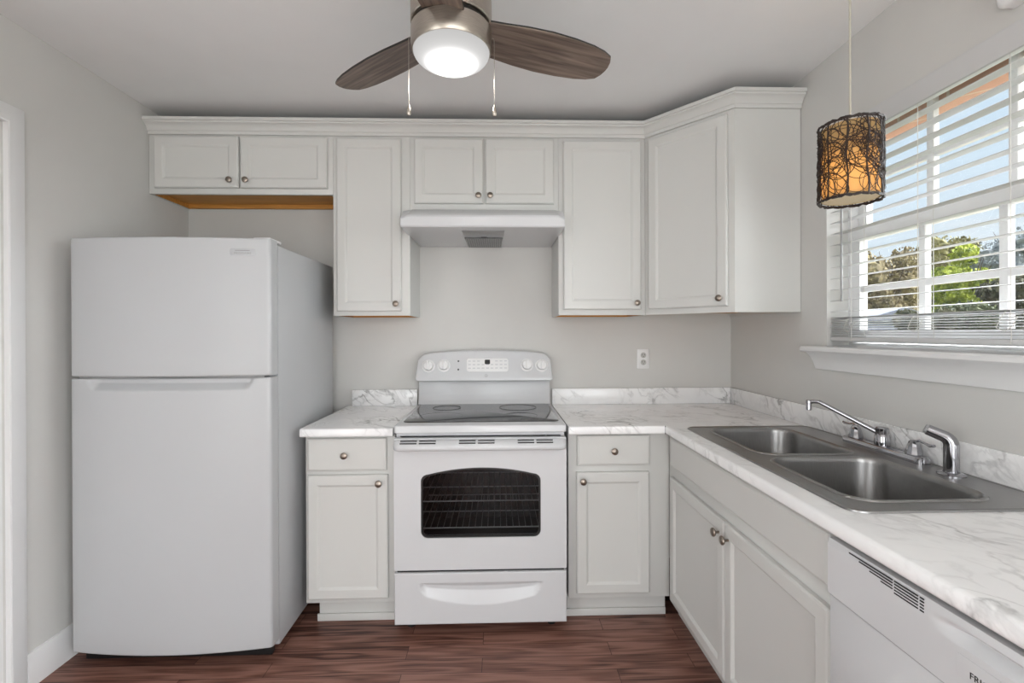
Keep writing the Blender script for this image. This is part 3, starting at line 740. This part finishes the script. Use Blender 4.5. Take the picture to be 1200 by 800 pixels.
# ---------------------------------------------------------------- electric range
RXC = -.0105; RW = .3805; RYF = -.690
t = thing('electric_range', (RXC, -.35, 0), 'white freestanding electric range with black glass cooktop between base cabinets', 'stove')
rx0, rx1 = RXC - RW, RXC + RW
b = MB()
b.box(rx0 + .004, -.645, .05, rx0 + .02, -.025, .893).box(rx1 - .02, -.645, .05, rx1 - .004, -.025, .893)
b.box(rx0 + .02, -.035, .05, rx1 - .02, -.025, .893).box(rx0 + .02, -.645, .05, rx1 - .02, -.035, .07).box(rx0 + .02, -.645, .875, rx1 - .02, -.035, .893)
b.box(rx0 + .02, -.645, .255, rx1 - .02, -.036, .275)
obj('body', b, M_enam, t)
for fx_, fy_ in ((rx0 + .06, -.6), (rx1 - .06, -.6), (rx0 + .06, -.08), (rx1 - .06, -.08)):
    obj('foot', MB().lathe([(.018, .001), (.018, .012), (.008, .014), (.008, .0495)], T(fx_, fy_, 0), 16), M_dark, t)
cav = MB()
cx0, cx1, cz0, cz1 = rx0 + .07, rx1 - .07, .3, .80
cav.box(cx0 - .01, -.63, cz0 - .01, cx0, -.12, cz1 + .01).box(cx1, -.63, cz0 - .01, cx1 + .01, -.12, cz1 + .01)
cav.box(cx0, -.63, cz0 - .01, cx1, -.12, cz0).box(cx0, -.63, cz1, cx1, -.12, cz1 + .01).box(cx0 - .01, -.12, cz0 - .01, cx1 + .01, -.11, cz1 + .01)
cv = obj('oven_cavity', cav, M_cavity, t)
for zr in (.443, .565):
    rk = MB()
    for yy in (-.6, -.4, -.16): rk.tube([(cx0 + .004, yy, zr), (cx1 - .004, yy, zr)], .0035, 8)
    for k in range(21):
        xx = cx0 + .02 + (cx1 - cx0 - .04) * k / 20; rk.tube([(xx, -.6, zr + .003), (xx, -.16, zr + .003)], .0016, 6)
    obj('oven_rack', rk, M_rack, cv)
# cooktop
ctp = MB().loops([[(x, y, z) for x, y in rrect(rx0 + i, RYF + .004 + i, rx1 - i, -.02 - i * .2, .012, 4)] for i, z in ((.003, .894), (0, .898), (0, .921), (.002, .926), (.006, .928))])
ck = obj('cooktop', ctp, M_enam, t)
gz = .9285
gl = obj('glass_surface', MB().loops([[(x, y, z) for x, y in rrect(rx0 + .024 + i, -.612 + i, rx1 - .022 - i, -.075 - i, .03)] for i, z in ((0, gz - .001), (0, gz + .001), (.002, gz + .002))]), M_bglass, ck)
for bx, by, br_ in ((-.2, -.46, .105), (.185, -.46, .085), (-.2, -.2, .075), (.185, -.2, .1)):
    r_ = MB()
    for rr_ in (br_,):
        r_.loops([[(RXC + bx + (rr_ + d) * math.cos(2 * PI * k / 48), by + (rr_ + d) * math.sin(2 * PI * k / 48), gz + z) for k in range(48)] for d, z in ((-.0008, .0016), (-.0008, .0022), (.0008, .0022), (.0008, .0016))], False, False)
    obj('burner_ring', r_, M_ring, gl)
# backguard: riser + arched console with rounded corners
bx0, bx1 = RXC - .3745, RXC + .3745
obj('riser', MB().prism([(-.028, .928), (-.075, .928), (-.066, .95), (-.06, .985), (-.058, 1.075), (-.028, 1.075)], 'x', bx0, bx1, .003), M_enam, t)
kx0, kx1 = RXC - .388, RXC + .388
def arch(i):
    P = []
    r = .03 - i * .5
    for k in range(7): a = math.radians(180 + 90 * k / 6); P.append((kx0 + i + r * .8 + r * .8 * math.cos(a), 1.063 + i + r * .5 + r * .5 * math.sin(a)))
    for k in range(7): a = math.radians(270 + 90 * k / 6); P.append((kx1 - i - r * .8 + r * .8 * math.cos(a), 1.063 + i + r * .5 + r * .5 * math.sin(a)))
    for k in range(25):
        u = k / 24; x = kx1 - .012 - i * .5 + (kx0 + .012 + i * .5 - kx1 + .012 + i * .5) * u
        s_ = (2 * u - 1)
        z = 1.236 - i - .022 * s_ ** 2 - .028 * max(0, abs(s_) - .9) / .1 * max(0, abs(s_) - .9) / .1
        P.append((x, z))
    return P
KB, KT = -.108, -.07
def ky(z): return KB + (KT - KB) * (z - 1.065) / .17
rings = [[(x, -.022, z) for x, z in arch(.004)]] + [[(x, ky(z) + d, z) for x, z in arch(i)] for i, d in ((0, .022), (0, .008), (.004, .002), (.012, 0))]
con = obj('console', MB().loops(rings), M_enam, t, smooth=40)
til = math.atan2(KT - KB, .17)
def onface(x, z, d=0.0): return T(x, ky(z) - d, z) @ Matrix.Rotation(til * -1, 4, 'X')
for kx_ in (-.318, -.232, .238, .322):
    zk = 1.148 if abs(kx_) > .3 else 1.151
    kM = onface(RXC + kx_ + .004, zk)
    q = MB().lathe([(.036, 0), (.036, .002), (.034, .003)], Matrix.Rotation(PI / 2, 4, 'X'), 36)
    q.lathe([(.027, .003), (.026, .02), (.024, .024), (.0, .025)], Matrix.Rotation(PI / 2, 4, 'X'), 32)
    q.box(-.006, -.034, -.025, .006, -.02, .025, .003)
    kn = obj('control_knob', q, M_plast, con, M=kM, local=True)
    tk = MB()
    for k in range(11):
        a = math.radians(-60 + 300 * k / 10); tk.box(.0315 * math.cos(a) - .0008, -.0034, .0315 * math.sin(a) - .0008, .0315 * math.cos(a) + .0008, -.0026, .0315 * math.sin(a) + .0008)
    obj('scale_marks', tk, M_greyp, kn, M=kM, local=True)
for zz in (1.175, 1.128):
    obj('indicator_light', MB().lathe([(.005, 0), (.005, .0015), (.003, .002), (0, .002)], Matrix.Rotation(PI / 2, 4, 'X'), 16), M_black, con, M=onface(-.157, zz), local=True)
pm = onface(.008, 1.153)
dp = obj('display_panel', MB().loops([[(x, -d, z) for x, z in rrect(-.118 + i, -.038 + i, .118 - i, .038 - i, .014)] for i, d in ((0, -.002), (0, .0006), (.001, .001))]), M_plast, con, M=pm, local=True)
obj('clock_display', MB().loops([[(x, -d, z) for x, z in rrect(-.016 + i, .004 + i, .014 - i, .03 - i, .005)] for i, d in ((0, .0009), (0, .0016), (.0005, .0018))]), M_black, dp, M=pm, local=True)
bt = MB()
for r_i in range(3):
    for c_i in range(9):
        xx = -.102 + .0255 * c_i
        if -.03 < xx < .03 and r_i == 0: continue
        zz = .022 - .02 * r_i
        bt.box(xx - .008, -.0016, zz - .0018, xx + .008, -.0009, zz + .0018)
obj('button_marks', bt, pbr('pale_print', (188, 190, 194), .4), dp, M=pm, local=True)
em_ = MB()
em_.loops([[(r_ * math.cos(2 * PI * k / 24), -d, r_ * math.sin(2 * PI * k / 24)) for k in range(24)] for r_, d in ((.0085, 0), (.0085, .001), (.007, .001), (.007, .0005))], False, False)
em_.tube([(-.004, -.001, -.002), (-.001, -.001, .004), (.001, -.001, 0), (-.002, -.001, -.004), (.004, -.001, -.001), (.003, -.001, .003)], .0007, 6)
obj('emblem', em_, M_greyp, con, M=onface(.0, 1.093), local=True)
# oven door
dz0, dz1 = .294, .872
def owin(i):
    x0, x1, z0 = RXC - .262 + i, RXC + .265 - i, .434 + i
    P = []
    r = .03
    for k in range(7): a = math.radians(180 + 90 * k / 6); P.append((x0 + r + r * math.cos(a), z0 + r + r * math.sin(a)))
    for k in range(7): a = math.radians(270 + 90 * k / 6); P.append((x1 - r + r * math.cos(a), z0 + r + r * math.sin(a)))
    zt = .712 - i
    for k in range(5): a = math.radians(0 + 75 * k / 4); P.append((x1 - r + r * math.cos(a), zt - r + .002 + r * math.sin(a)))
    for k in range(15):
        u = (k + .5) / 15; s_ = 2 * u - 1; P.append((x1 - r * .7 + (x0 + r * .7 - x1 + r * .7) * u, zt + .031 * (1 - s_ * s_)))
    for k in range(5): a = math.radians(105 + 75 * k / 4); P.append((x0 + r + r * math.cos(a), zt - r + .002 + r * math.sin(a)))
    return P
dr = MB().plate(rrect(rx0 + .001, dz0, rx1 - .001, .828, .006, 3), [owin(0)], 'y', RYF, RYF + .04)
dr.box(rx0 + .001, RYF + .004, .826, rx1 - .001, RYF + .04, dz1, .003)
od = obj('oven_door', dr, M_enam, t)
ow = obj('oven_window', MB().prism(owin(-.004), 'y', RYF + .007, RYF + .011), M_oven, od)
obj('window_gasket', MB().loops([[(x, y, z) for x, z in owin(i)] for i, y in ((-.001, RYF + .0065), (.008, RYF + .0065), (.008, RYF + .012))], False, False), M_black, od)
# handle: bulged bar across the door top, with vent slots above
hp = [(.0, .868), (-.012, .868), (-.026, .862), (-.04, .852), (-.047, .842), (-.046, .832), (-.038, .825), (-.02, .823), (.0, .826)]
ends = []
for xx, k in ((rx0 + .003, .35), (rx0 + .012, .75), (rx0 + .03, 1), (rx1 - .03, 1), (rx1 - .012, .75), (rx1 - .003, .35)):
    ends.append([(xx, RYF + .004 + y * k, .845 + (z - .845) * (.75 + .25 * k)) for y, z in hp])
hn = obj('door_handle', MB().loops(ends), M_enam, od, smooth=60)
for gx in (-.27, -.015, .24):
    vs = MB()
    for sx in (-.041, .041):
        for sz, sy in ((.8655, -.0205), (.8575, -.0335)):
            vs.box(RXC + gx + sx - .036, RYF + .003 + sy - .002, sz - .0022, RXC + gx + sx + .036, RYF + .003 + sy + .004, sz + .0022)
    obj('vent_slots', vs, M_black, hn)
# storage drawer with scooped grip
def drf(x, z):
    xr_, zr_ = (x - RXC) / .268, 0
    y = RYF
    e = min(x - rx0 - .001, rx1 - .001 - x, z - .054, .281 - z)
    if e < .006: y += .006 - math.sqrt(max(0, .006 ** 2 - (.006 - max(e, 0)) ** 2))
    if abs(xr_) < 1:
        top = .237; bot = .137 + .048 * xr_ ** 2 + .03 * max(0, abs(xr_) - .9) / .1
        if bot < z < top:
            u = (z - bot) / (top - bot); ex = min(1, (1 - abs(xr_)) / .05)
            y += .015 * ex * min(1, u / .6) * min(1, (1 - u) / .2)
    return y
xs = [rx0 + .001 + k * .0015 for k in range(5)] + [rx0 + .01 + (2 * RW - .02) * k / 90 for k in range(91)] + [rx1 - .007 + k * .0015 for k in range(5)]
zs = [.054 + k * .0015 for k in range(5)] + [.063 + (.272 - .063) * k / 60 for k in range(61)] + [.275 + k * .0015 for k in range(5)]
obj('storage_drawer', MB().front(xs, zs, drf, RYF + .04), M_enam, t, smooth=50)
obj('drawer_gap', MB().box(rx0 + .012, RYF + .012, .282, rx1 - .012, RYF + .03, .293), M_black, t)

# ---------------------------------------------------------------- range hood
t = thing('range_hood', (0, -.26, 1.835), 'white under cabinet range hood above the electric range', 'range hood')
hx0, hx1 = -.3835, .3825
def hood_ring(x, k):   # profile (y, z) with end taper k on the sloped top
    return [(x, -.31, 1.835), (x, -.528 + .0 * k, 1.835), (x, -.532, 1.84), (x, -.532, 1.882), (x, -.525, 1.894), (x, -.37, 1.9545), (x, -.31, 1.9545)]
hm = MB()
rg = []
for x, dz, dy in ((-.389, 0, 0), (-.385, .0, 0), (-.358, 1, 0), (.357, 1, 0), (.3835, 0, 0), (.3875, 0, 0)):
    f = dz
    rg.append([(x, -.335, 1.836), (x, -.526, 1.836), (x, -.532, 1.842), (x, -.532, 1.872 + .012 * f), (x, -.526, 1.88 + .014 * f), (x, -.39 - .08 * (1 - f), 1.925 + .0285 * f), (x, -.335, 1.93 + .0235 * f)])
hm.loops(rg)
hm.box(hx0, -.34, 1.836, hx1, -.003, 1.9535)
hb = obj('hood_body', hm, M_enam, t, smooth=30)
gp = MB().plate([(-.105, -.29), (.095, -.29), (.085, -.03), (-.1, -.03)], [], 'z', 1.829, 1.8355)
gr = obj('grease_filter', gp, M_mesh, t)
gr_b = MB()
for k in range(17):
    xx = -.098 + .0118 * k; gr_b.box(xx - .0008, -.288, 1.8275, xx + .0008, -.032, 1.829)
for k in range(9):
    yy = -.28 + .03 * k; gr_b.box(-.1, yy - .001, 1.8272, .09, yy + .001, 1.829)
obj('filter_wires', gr_b, M_steel, gr)
obj('filter_clip', MB().box(-.02, -.302, 1.829, .012, -.285, 1.8355, .002), M_black, gr)
obj('lamp_lens', MB().box(-.108, -.45, 1.8325, .102, -.36, 1.8358, .001), M_greyp, t)

# ---------------------------------------------------------------- refrigerator
fx0, fx1 = -1.634, -.846; FYF = -.842
t = thing('refrigerator', ((fx0 + fx1) / 2, -.45, 0), 'white top freezer refrigerator standing against the left wall', 'refrigerator')
obj('body', MB().box(fx0 + .004, -.772, .035, fx1 - .002, -.12, 1.703, .006), M_fridge, t)
obj('base_grille', MB().box(fx0 + .02, -.80, .012, fx1 - .02, -.774, .062, .003), M_dark, t)
for fx_, fy_ in ((fx0 + .07, -.72), (fx1 - .07, -.72), (fx0 + .07, -.18), (fx1 - .07, -.18)):
    obj('foot', MB().lathe([(.02, .001), (.02, .012), (.009, .015), (.009, .035)], T(fx_, fy_, 0), 16), M_dark, t)
def fridge_front(z0, z1, pocket):
    def f(x, z):
        u = 2 * (x - fx0) / (fx1 - fx0) - 1
        y = FYF - .036 * (1 - u * u)
        e = min(x - fx0, fx1 - x)
        if e < .012: y += .012 - math.sqrt(max(0, .012 ** 2 - (.012 - e) ** 2))
        e = min(z - z0, z1 - z)
        if e < .006: y += .006 - math.sqrt(max(0, .006 ** 2 - (.006 - e) ** 2))
        if pocket:
            d = z1 - z; lo = .047
            a, c = -1.56, -.905
            ed = min((x - a) / .03, (c - x) / .03)
            if ed > 0:
                lo2 = lo * min(1, .35 + .65 * ed)
                if d < lo2: y += .03 * min(1, ed) * min(1, (lo2 - d) / .028)
        return y
    xs = [fx0 + .012 * (1 - math.cos(PI / 2 * k / 5)) for k in range(6)] + [fx0 + .012 + (fx1 - fx0 - .024) * k / 96 for k in range(1, 96)] + [fx1 - .012 * (1 - math.cos(PI / 2 * k / 5)) for k in range(5, -1, -1)]
    zs = [z0 + .006 * (1 - math.cos(PI / 2 * k / 3)) for k in range(4)] + [z0 + .006 + (z1 - .06 - z0) * k / 14 for k in range(1, 14)] + [z1 - .056 + .05 * k / 14 for k in range(15)] + [z1 - .006 * (1 - math.cos(PI / 2 * k / 3)) for k in range(2, -1, -1)]
    return MB().front(xs, zs, f, -.784)
fd = obj('freezer_door', fridge_front(1.167, 1.717, False), M_fridge, t, smooth=40)
rd = obj('fridge_door', fridge_front(.068, 1.158, True), M_fridge, t, smooth=40)
obj('door_gasket', MB().box(fx0 + .012, -.784, .08, fx1 - .012, -.7722, 1.15).box(fx0 + .012, -.784, 1.18, fx1 - .012, -.7722, 1.70), M_greyp, t)
obj('door_gap', MB().box(fx0 + .03, -.835, 1.1585, fx1 - .03, -.785, 1.1665), M_greyp, t)
obj('hinge_cover', MB().box(fx1 - .09, -.80, 1.7175, fx1 - .02, -.70, 1.73, .004), M_plast, t)
obj('hinge_pin', MB().box(fx0 + .03, -.80, 1.7175, fx0 + .06, -.72, 1.722, .002), M_plast, t)
# badge on the curved freezer door
bxc = -.947; u_ = 2 * (bxc - fx0) / (fx1 - fx0) - 1
slope = .036 * 2 * u_ * 2 / (fx1 - fx0)
bM = T(bxc, FYF - .036 * (1 - u_ * u_) + .0003, 1.659) @ RZ(math.atan(slope))
bg_ = obj('badge', MB().loops([[(x, -d, z) for x, z in rrect(-.047 + i, -.014 + i, .047 - i, .014 - i, .005)] for i, d in ((0, -.001), (0, .0012), (.001, .0018))]), pbr('badge_silver', (184, 186, 189), .3, metal=.2), fd, M=bM, local=True)
text('lettering', 'FRIGIDAIRE', .0125, bM @ T(0, -.0019, -.004) @ FRONT, M_greyp, bg_, .0003)
obj('badge_line', MB().box(-.028, -.0023, .0055, .026, -.0017, .0085), M_greyp, bg_, M=bM, local=True)

# ---------------------------------------------------------------- ceiling fan
FC = Vector((-.066, -1.37))
t = thing('ceiling_fan', (FC.x, FC.y, H), 'brushed nickel flush mount ceiling fan with wood blades and lit lamp', 'ceiling fan')
fM = T(FC.x, FC.y, 0)
obj('motor_housing', MB().lathe([(.06, H - .001), (.085, H - .003), (.095, H - .02), (.1, H - .07), (.106, H - .11), (.118, 2.335), (.119, 2.30), (.119, 2.243), (.116, 2.24), (.08, 2.239)], fM, 64), M_nick, t)
obj('groove', MB().lathe([(.108, 2.2395), (.108, 2.2265)], fM, 48, True, True), M_black, t)
obj('light_ring', MB().lathe([(.08, 2.226), (.115, 2.2255), (.1185, 2.223), (.1185, 2.185), (.117, 2.167), (.1135, 2.162), (.108, 2.162), (.105, 2.17)], fM, 64, True, False), M_nick, t)
lz = [(.112 * math.cos(math.radians(a)), -.045 * math.sin(math.radians(a))) for a in range(0, 91, 6)]
obj('lamp_cover', MB().lathe([(.109, .006)] + lz, None, 64, True, True), M_lens, t, M=T(FC.x, FC.y, 2.163), local=True, smooth=60)
def blade():
    up = [(.09, .062), (.15, .068), (.22, .077), (.3, .082), (.38, .08), (.45, .073), (.495, .063), (.525, .05), (.536, .03), (.541, .008)]
    P = up + [(x, -y) for x, y in up[::-1]]
    m = MB()
    def ins(i): return [(x - (i if x > .5 else 0), y - math.copysign(i, y) * (1 if abs(y) > .02 else .2)) for x, y in P]
    m.loops([[(x, y, -.0045) for x, y in ins(.0015)], [(x, y, -.003) for x, y in P], [(x, y, .003) for x, y in P], [(x, y, .0045) for x, y in ins(.0015)]])
    me = m.mesh('blade', [M_blade, M_black], 35)
    for p in me.polygons:
        if abs(p.normal.z) < .5: p.material_index = 1
    return me
BL = blade()
BR = MB().box(.07, -.022, -.0105, .15, .022, -.005, .002).mesh('blade_bracket', M_nick, 30)
for a in (21, 141, 261):
    bMx = T(FC.x, FC.y, 2.231) @ RZ(math.radians(a)) @ Matrix.Rotation(math.radians(-12), 4, 'X')
    bl = _link('blade', BL, bMx, t)
    _link('blade_bracket', BR, bMx @ T(0, 0, .0155), bl)
for xx in (-.126, .126):
    ch = MB().tube([(FC.x + xx * .93, FC.y, 2.205), (FC.x + xx * .985, FC.y, 2.207), (FC.x + xx, FC.y, 2.2), (FC.x + xx, FC.y, 2.005)], .0007, 6)
    c_ = obj('pull_chain', ch, M_nick, t)
    obj('pull_knob', MB().lathe([(.0, 2.012), (.002, 2.01), (.003, 2.006), (.0055, 1.998), (.0068, 1.99), (.0065, 1.982), (.004, 1.977), (0, 1.976)], T(FC.x + xx, FC.y, 0), 16), M_nick, c_)

# ---------------------------------------------------------------- pendant lamp
PX, PY, PZ0, PZ1, PR = 1.167, -1.33, 1.744, 1.976, .0835
t = thing('pendant_lamp', (PX, PY, H), 'drum pendant lamp with dark woven rattan around a cream shade by the window', 'pendant lamp')
obj('ceiling_canopy', MB().lathe([(.06, H - .001), (.06, H - .008), (.05, H - .02), (.01, H - .026), (.006, H - .04)], T(PX, PY, 0), 32), M_nick, t)
obj('cord', MB().tube([(PX, PY, H - .03), (PX, PY, PZ1 - .05)], .0032, 10), M_pcord, t)
obj('shade', MB().lathe([(PR - .008, PZ1 - .006), (PR - .008, PZ0 + .004)], T(PX, PY, 0), 64, False, False), M_fabric, t)
obj('diffuser', MB().lathe([(PR - .009, PZ0 + .010), (PR - .009, PZ0 + .006)], T(PX, PY, 0), 64), M_diffuser, t)
obj('socket', MB().lathe([(.016, PZ1 - .05), (.018, PZ1 - .055), (.018, PZ1 - .105), (.0, PZ1 - .106)], T(PX, PY, 0), 20), M_black, t)
obj('bulb', MB().lathe([(.012, .05), (.016, .03), (.026, .01), (.03, -.01), (.026, -.028), (.014, -.04), (0, -.043)], T(PX, PY, PZ1 - .15), 20), emis('bulb_glow', (255, 212, 150), BULB), t)
rng = random.Random(3)
wv = MB()
def cyl(ph, z, r): return (PX + r * math.cos(ph), PY + r * math.sin(ph), z)
for zz in (PZ0, PZ1):
    for j in range(2):
        wv.tube([cyl(2 * PI * k / 48, zz + .003 * math.sin(k * 1.7 + j * 2), PR + .001 + .002 * math.cos(k * 2.3 + j)) for k in range(48)], .0028, 5, True)
for k in range(10):
    a0 = 2 * PI * k / 10 + .2
    wv.tube([cyl(a0 + .03 * math.sin(j * .9 + k), PZ0 + (PZ1 - PZ0) * j / 10, PR + .002 * math.sin(j + k)) for j in range(11)], .0025, 5)
for k in range(185):
    a0, z0 = rng.uniform(0, 2 * PI), rng.uniform(PZ0 + .02, PZ1 - .02)
    ra, rb = rng.uniform(.02, .07), rng.uniform(.02, .065); tw = rng.uniform(0, PI)
    lo, hi = PZ0 + .002, PZ1 - .002; P = []
    for j in range(26):
        th = 2 * PI * j / 26
        u, v = ra * math.cos(th), rb * math.sin(th)
        x_, y_ = u * math.cos(tw) - v * math.sin(tw), u * math.sin(tw) + v * math.cos(tw)
        P.append(cyl(a0 + x_ / PR, min(hi, max(lo, z0 + y_)), PR + .003 * math.sin(3 * th + k) + .002 * rng.uniform(-1, 1)))
    wv.tube(P, rng.uniform(.0008, .0014), 5, True)
obj('rattan_weave', wv, M_rattan, t)

# ---------------------------------------------------------------- window blind
t = thing('window_blind', (1.485, (WY0 + WY1) / 2, WZ0), 'white horizontal slatted blind hanging half open in the kitchen window', 'blind')
by0, by1 = WY0 + .008, WY1 - .008
obj('headrail', MB().box(1.457, by0, 2.105, 1.512, by1, WZ1 - .002, .002), M_plast, t)
obj('valance', MB().prism([(1.447, 2.086), (1.4555, 2.086), (1.4555, WZ1 - .001), (1.444, WZ1 - .001), (1.443, WZ1 - .008), (1.446, WZ1 - .016), (1.446, 2.094)], 'y', by0, by1), M_blind, t)
def slat_mesh():
    n = 8; top, bot = [], []
    for k in range(n + 1):
        u = 2 * k / n - 1; z = .0017 * (1 - u * u)
        top.append((.025 * u, z + .0009)); bot.append((.025 * u, z - .0009))
    return MB().prism(top + bot[::-1], 'y', by0, by1).mesh('slat', M_blind, 40)
SLAT = slat_mesh()
zs_ = [1.418 + .0462 * k for k in range(15)]
for i, z in enumerate(zs_):
    _link('slat', SLAT, T(1.486, 0, z) @ Matrix.Rotation(math.radians(rng.uniform(-1.2, 1.2) - 4.5), 4, 'Y'), t)
for k in range(9):
    _link('slat', SLAT, T(1.486 + rng.uniform(-.003, .003), 0, 1.323 + .0085 * k) @ Matrix.Rotation(math.radians(rng.uniform(-1, 1) + (6 if k == 8 else 0)), 4, 'Y'), t)
obj('bottom_rail', MB().box(1.461, by0, 1.297, 1.511, by1, 1.314, .003), M_blind, t)
for yy in (-.95, -1.246, -1.53):
    q = MB()
    for xx in (1.4595, 1.5125): q.tube([(xx, yy, 2.11), (xx, yy, 1.40), (xx + .002, yy + .004, 1.36), (xx - .002, yy - .004, 1.33), (xx, yy, 1.30)], .0011, 6)
    q.tube([(1.458, yy + .012, 1.39), (1.452, yy + .02, 1.37), (1.451, yy + .03, 1.345), (1.455, yy + .012, 1.335), (1.452, yy - .012, 1.35), (1.456, yy - .02, 1.375)], .0012, 6)
    obj('ladder_cord', q, M_cord, t)
obj('tilt_wand', MB().tube([(1.4385, -.926, 2.09), (1.4385, -.926, 2.07), (1.438, -.926, 1.456)], [.002, .004, .004], 8), M_greyp, t)

# ---------------------------------------------------------------- outlet, wall box
t = thing('wall_outlet', (.925, -.003, 1.18), 'white duplex power outlet on the back wall above the counter', 'outlet')
obj('cover_plate', MB().loops([[(x, y, z) for x, z in rrect(.889 + i, 1.121 + i, .961 - i, 1.237 - i, .006, 3)] for i, y in ((0, -.001), (0, -.004), (.003, -.006))]), M_plast, t)
for zz in (1.2, 1.158):
    so = obj('socket', MB().lathe([(.0165, 0), (.0165, .0022), (.0155, .003), (0, .003)], T(.925, -.0055, zz) @ Matrix.Rotation(PI / 2, 4, 'X'), 24), pbr('socket_face', (190, 190, 186), .4), t)
    obj('slots', MB().box(.9175, -.0092, zz - .001, .9195, -.0084, zz + .008).box(.9305, -.0092, zz - .001, .9325, -.0084, zz + .008).box(.923, -.0092, zz - .01, .927, -.0084, zz - .006), M_black, so)
bx = MB().loops([[(XR - d, y, z) for y, z in rrect(-1.74 + i, 2.197 + i, -1.53 - i, 2.36 - i, .022)] for i, d in ((0, .001), (0, .03), (.004, .036), (.01, .038))])
tag(obj('chime_box', bx, M_plast), 'white plastic box with rounded corners high on the wall above the window', 'wall box')

# ---------------------------------------------------------------- outdoors
def tree(name, loc, hgt, wid, c1, c2, label, cat='tree', n=6500, trunk=True, leaf=.3):
    r_ = random.Random(int(loc[0] * 13 + loc[1] * 7))
    t = thing(name, loc, label, cat, 'trees and shrubs outside the window')
    z0 = loc[2]
    if trunk:
        tm = MB().tube([(loc[0], loc[1], z0), (loc[0] + .05, loc[1], z0 + hgt * .3), (loc[0] - .04, loc[1] + .05, z0 + hgt * .62)], [.2, .15, .06], 8)
        for k in range(9):
            a = r_.uniform(0, 2 * PI); zz = z0 + hgt * r_.uniform(.25, .55); ll = wid * r_.uniform(.3, .48)
            tm.tube([(loc[0], loc[1], zz), (loc[0] + ll * .5 * math.cos(a), loc[1] + ll * .5 * math.sin(a), zz + hgt * .16), (loc[0] + ll * math.cos(a), loc[1] + ll * math.sin(a), zz + hgt * .36)], [.07, .045, .012], 6)
        obj('trunk', tm, M_bark, t)
    blobs = []
    for k in range(16):
        a = r_.uniform(0, 2 * PI); rr = wid * .5 * math.sqrt(r_.random()) * .75
        zz = z0 + hgt * r_.uniform(.12 if not trunk else .3, .82)
        blobs.append((loc[0] + rr * math.cos(a), loc[1] + rr * math.sin(a), zz, wid * r_.uniform(.16, .26)))
    b_ = bmesh.new()
    for k in range(n):
        bx_, by_, bz_, br_ = r_.choice(blobs)
        d = Vector((r_.gauss(0, 1), r_.gauss(0, 1), r_.gauss(0, 1))).normalized() * br_ * (r_.random() ** .4)
        c = Vector((bx_, by_, bz_)) + d
        if c.z < z0: c.z = z0 + .02
        if c.z > z0 + hgt: c.z = z0 + hgt
        s = leaf * r_.uniform(.5, 1.2)
        R_ = Euler((r_.uniform(0, 6), r_.uniform(0, 6), r_.uniform(0, 6))).to_matrix()
        vs = [b_.verts.new(c + R_ @ Vector(p) * s) for p in ((-.5, 0, 0), (0, -.35, .08), (.6, 0, 0), (0, .35, .08))]
        b_.faces.new(vs)
    for bx_, by_, bz_, br_ in blobs:
        q = bmesh.new(); bmesh.ops.create_icosphere(q, subdivisions=3, radius=br_ * .66)
        for v in q.verts: v.co *= 1 + .16 * math.sin(v.co.x * 9 / br_ + bx_) * math.sin(v.co.y * 8 / br_) + .1 * math.sin(v.co.z * 13 / br_ + by_)
        for v in q.verts:
            v.co += Vector((bx_, by_, bz_)); v.co.z = max(v.co.z, z0 + .01)
        mq = bpy.data.meshes.new('t'); q.to_mesh(mq); q.free(); b_.from_mesh(mq); bpy.data.meshes.remove(mq)
    m = MB(); m.add(b_)
    me_o = obj('foliage', m, mat_leaf(name + '_leaf', c1, c2), t, smooth=0)
GZ = -.35
tree('green_tree', (29.4, 26.1, GZ), 7.9, 3.6, (112, 128, 44), (190, 198, 74), 'bright yellow green leafy tree seen through the middle of the window')
tree('bare_tree', (29.9, 32.5, GZ), 9.2, 5.6, (110, 98, 80), (160, 146, 106), 'wide brown and tan autumn tree left of the bright green tree', n=7500)
tree('olive_tree', (38.9, 37.9, GZ), 11.0, 6.2, (104, 100, 70), (148, 142, 92), 'olive brown rounded tree rising behind the bright green tree', n=7500)
tree('grey_tree', (47.5, 38.6, GZ), 11.6, 8.0, (120, 126, 132), (160, 166, 168), 'hazy grey green tree farthest right through the window', n=7000)
tree('dark_shrub', (27.2, 21.2, GZ), 4.8, 4.2, (58, 64, 52), (110, 106, 84), 'dark leafy shrub right of the bright green tree through the window', 'shrub', trunk=False)
tree('dark_shrub', (22.4, 19.3, GZ), 3.5, 3.0, (56, 68, 52), (106, 112, 78), 'dark leafy shrub in front of the bright green tree', 'shrub', trunk=False)
tree('dark_shrub', (17.4, 15.7, GZ), 2.9, 1.9, (66, 72, 58), (112, 110, 84), 'small dark leafy shrub nearest the blue grey house', 'shrub', trunk=False)
# neighbouring house
hx, hy = 21.2, 23.6
t = thing('neighbour_house', (hx, hy, GZ), 'low blue grey house seen through the left of the window', 'house')
obj('wall', MB().box(hx - 1.2, hy - 1.0, GZ, hx + 3.2, hy + 4.2, GZ + 2.3), M_siding, t)
obj('roof', MB().prism([(hx - 1.6, GZ + 2.25), (hx + 3.6, GZ + 2.25), (hx + 1.0, GZ + 3.0)], 'y', hy - 1.3, hy + 4.5), M_roof, t)
for yy in (-.6, 1.0, 2.6):
    wn = obj('window', MB().box(hx - 1.25, hy + yy, GZ + .9, hx - 1.19, hy + yy + 1, GZ + 1.9), M_trim, t)
    obj('pane', MB().box(hx - 1.26, hy + yy + .08, GZ + .98, hx - 1.245, hy + yy + .92, GZ + 1.82), M_bglass, wn)
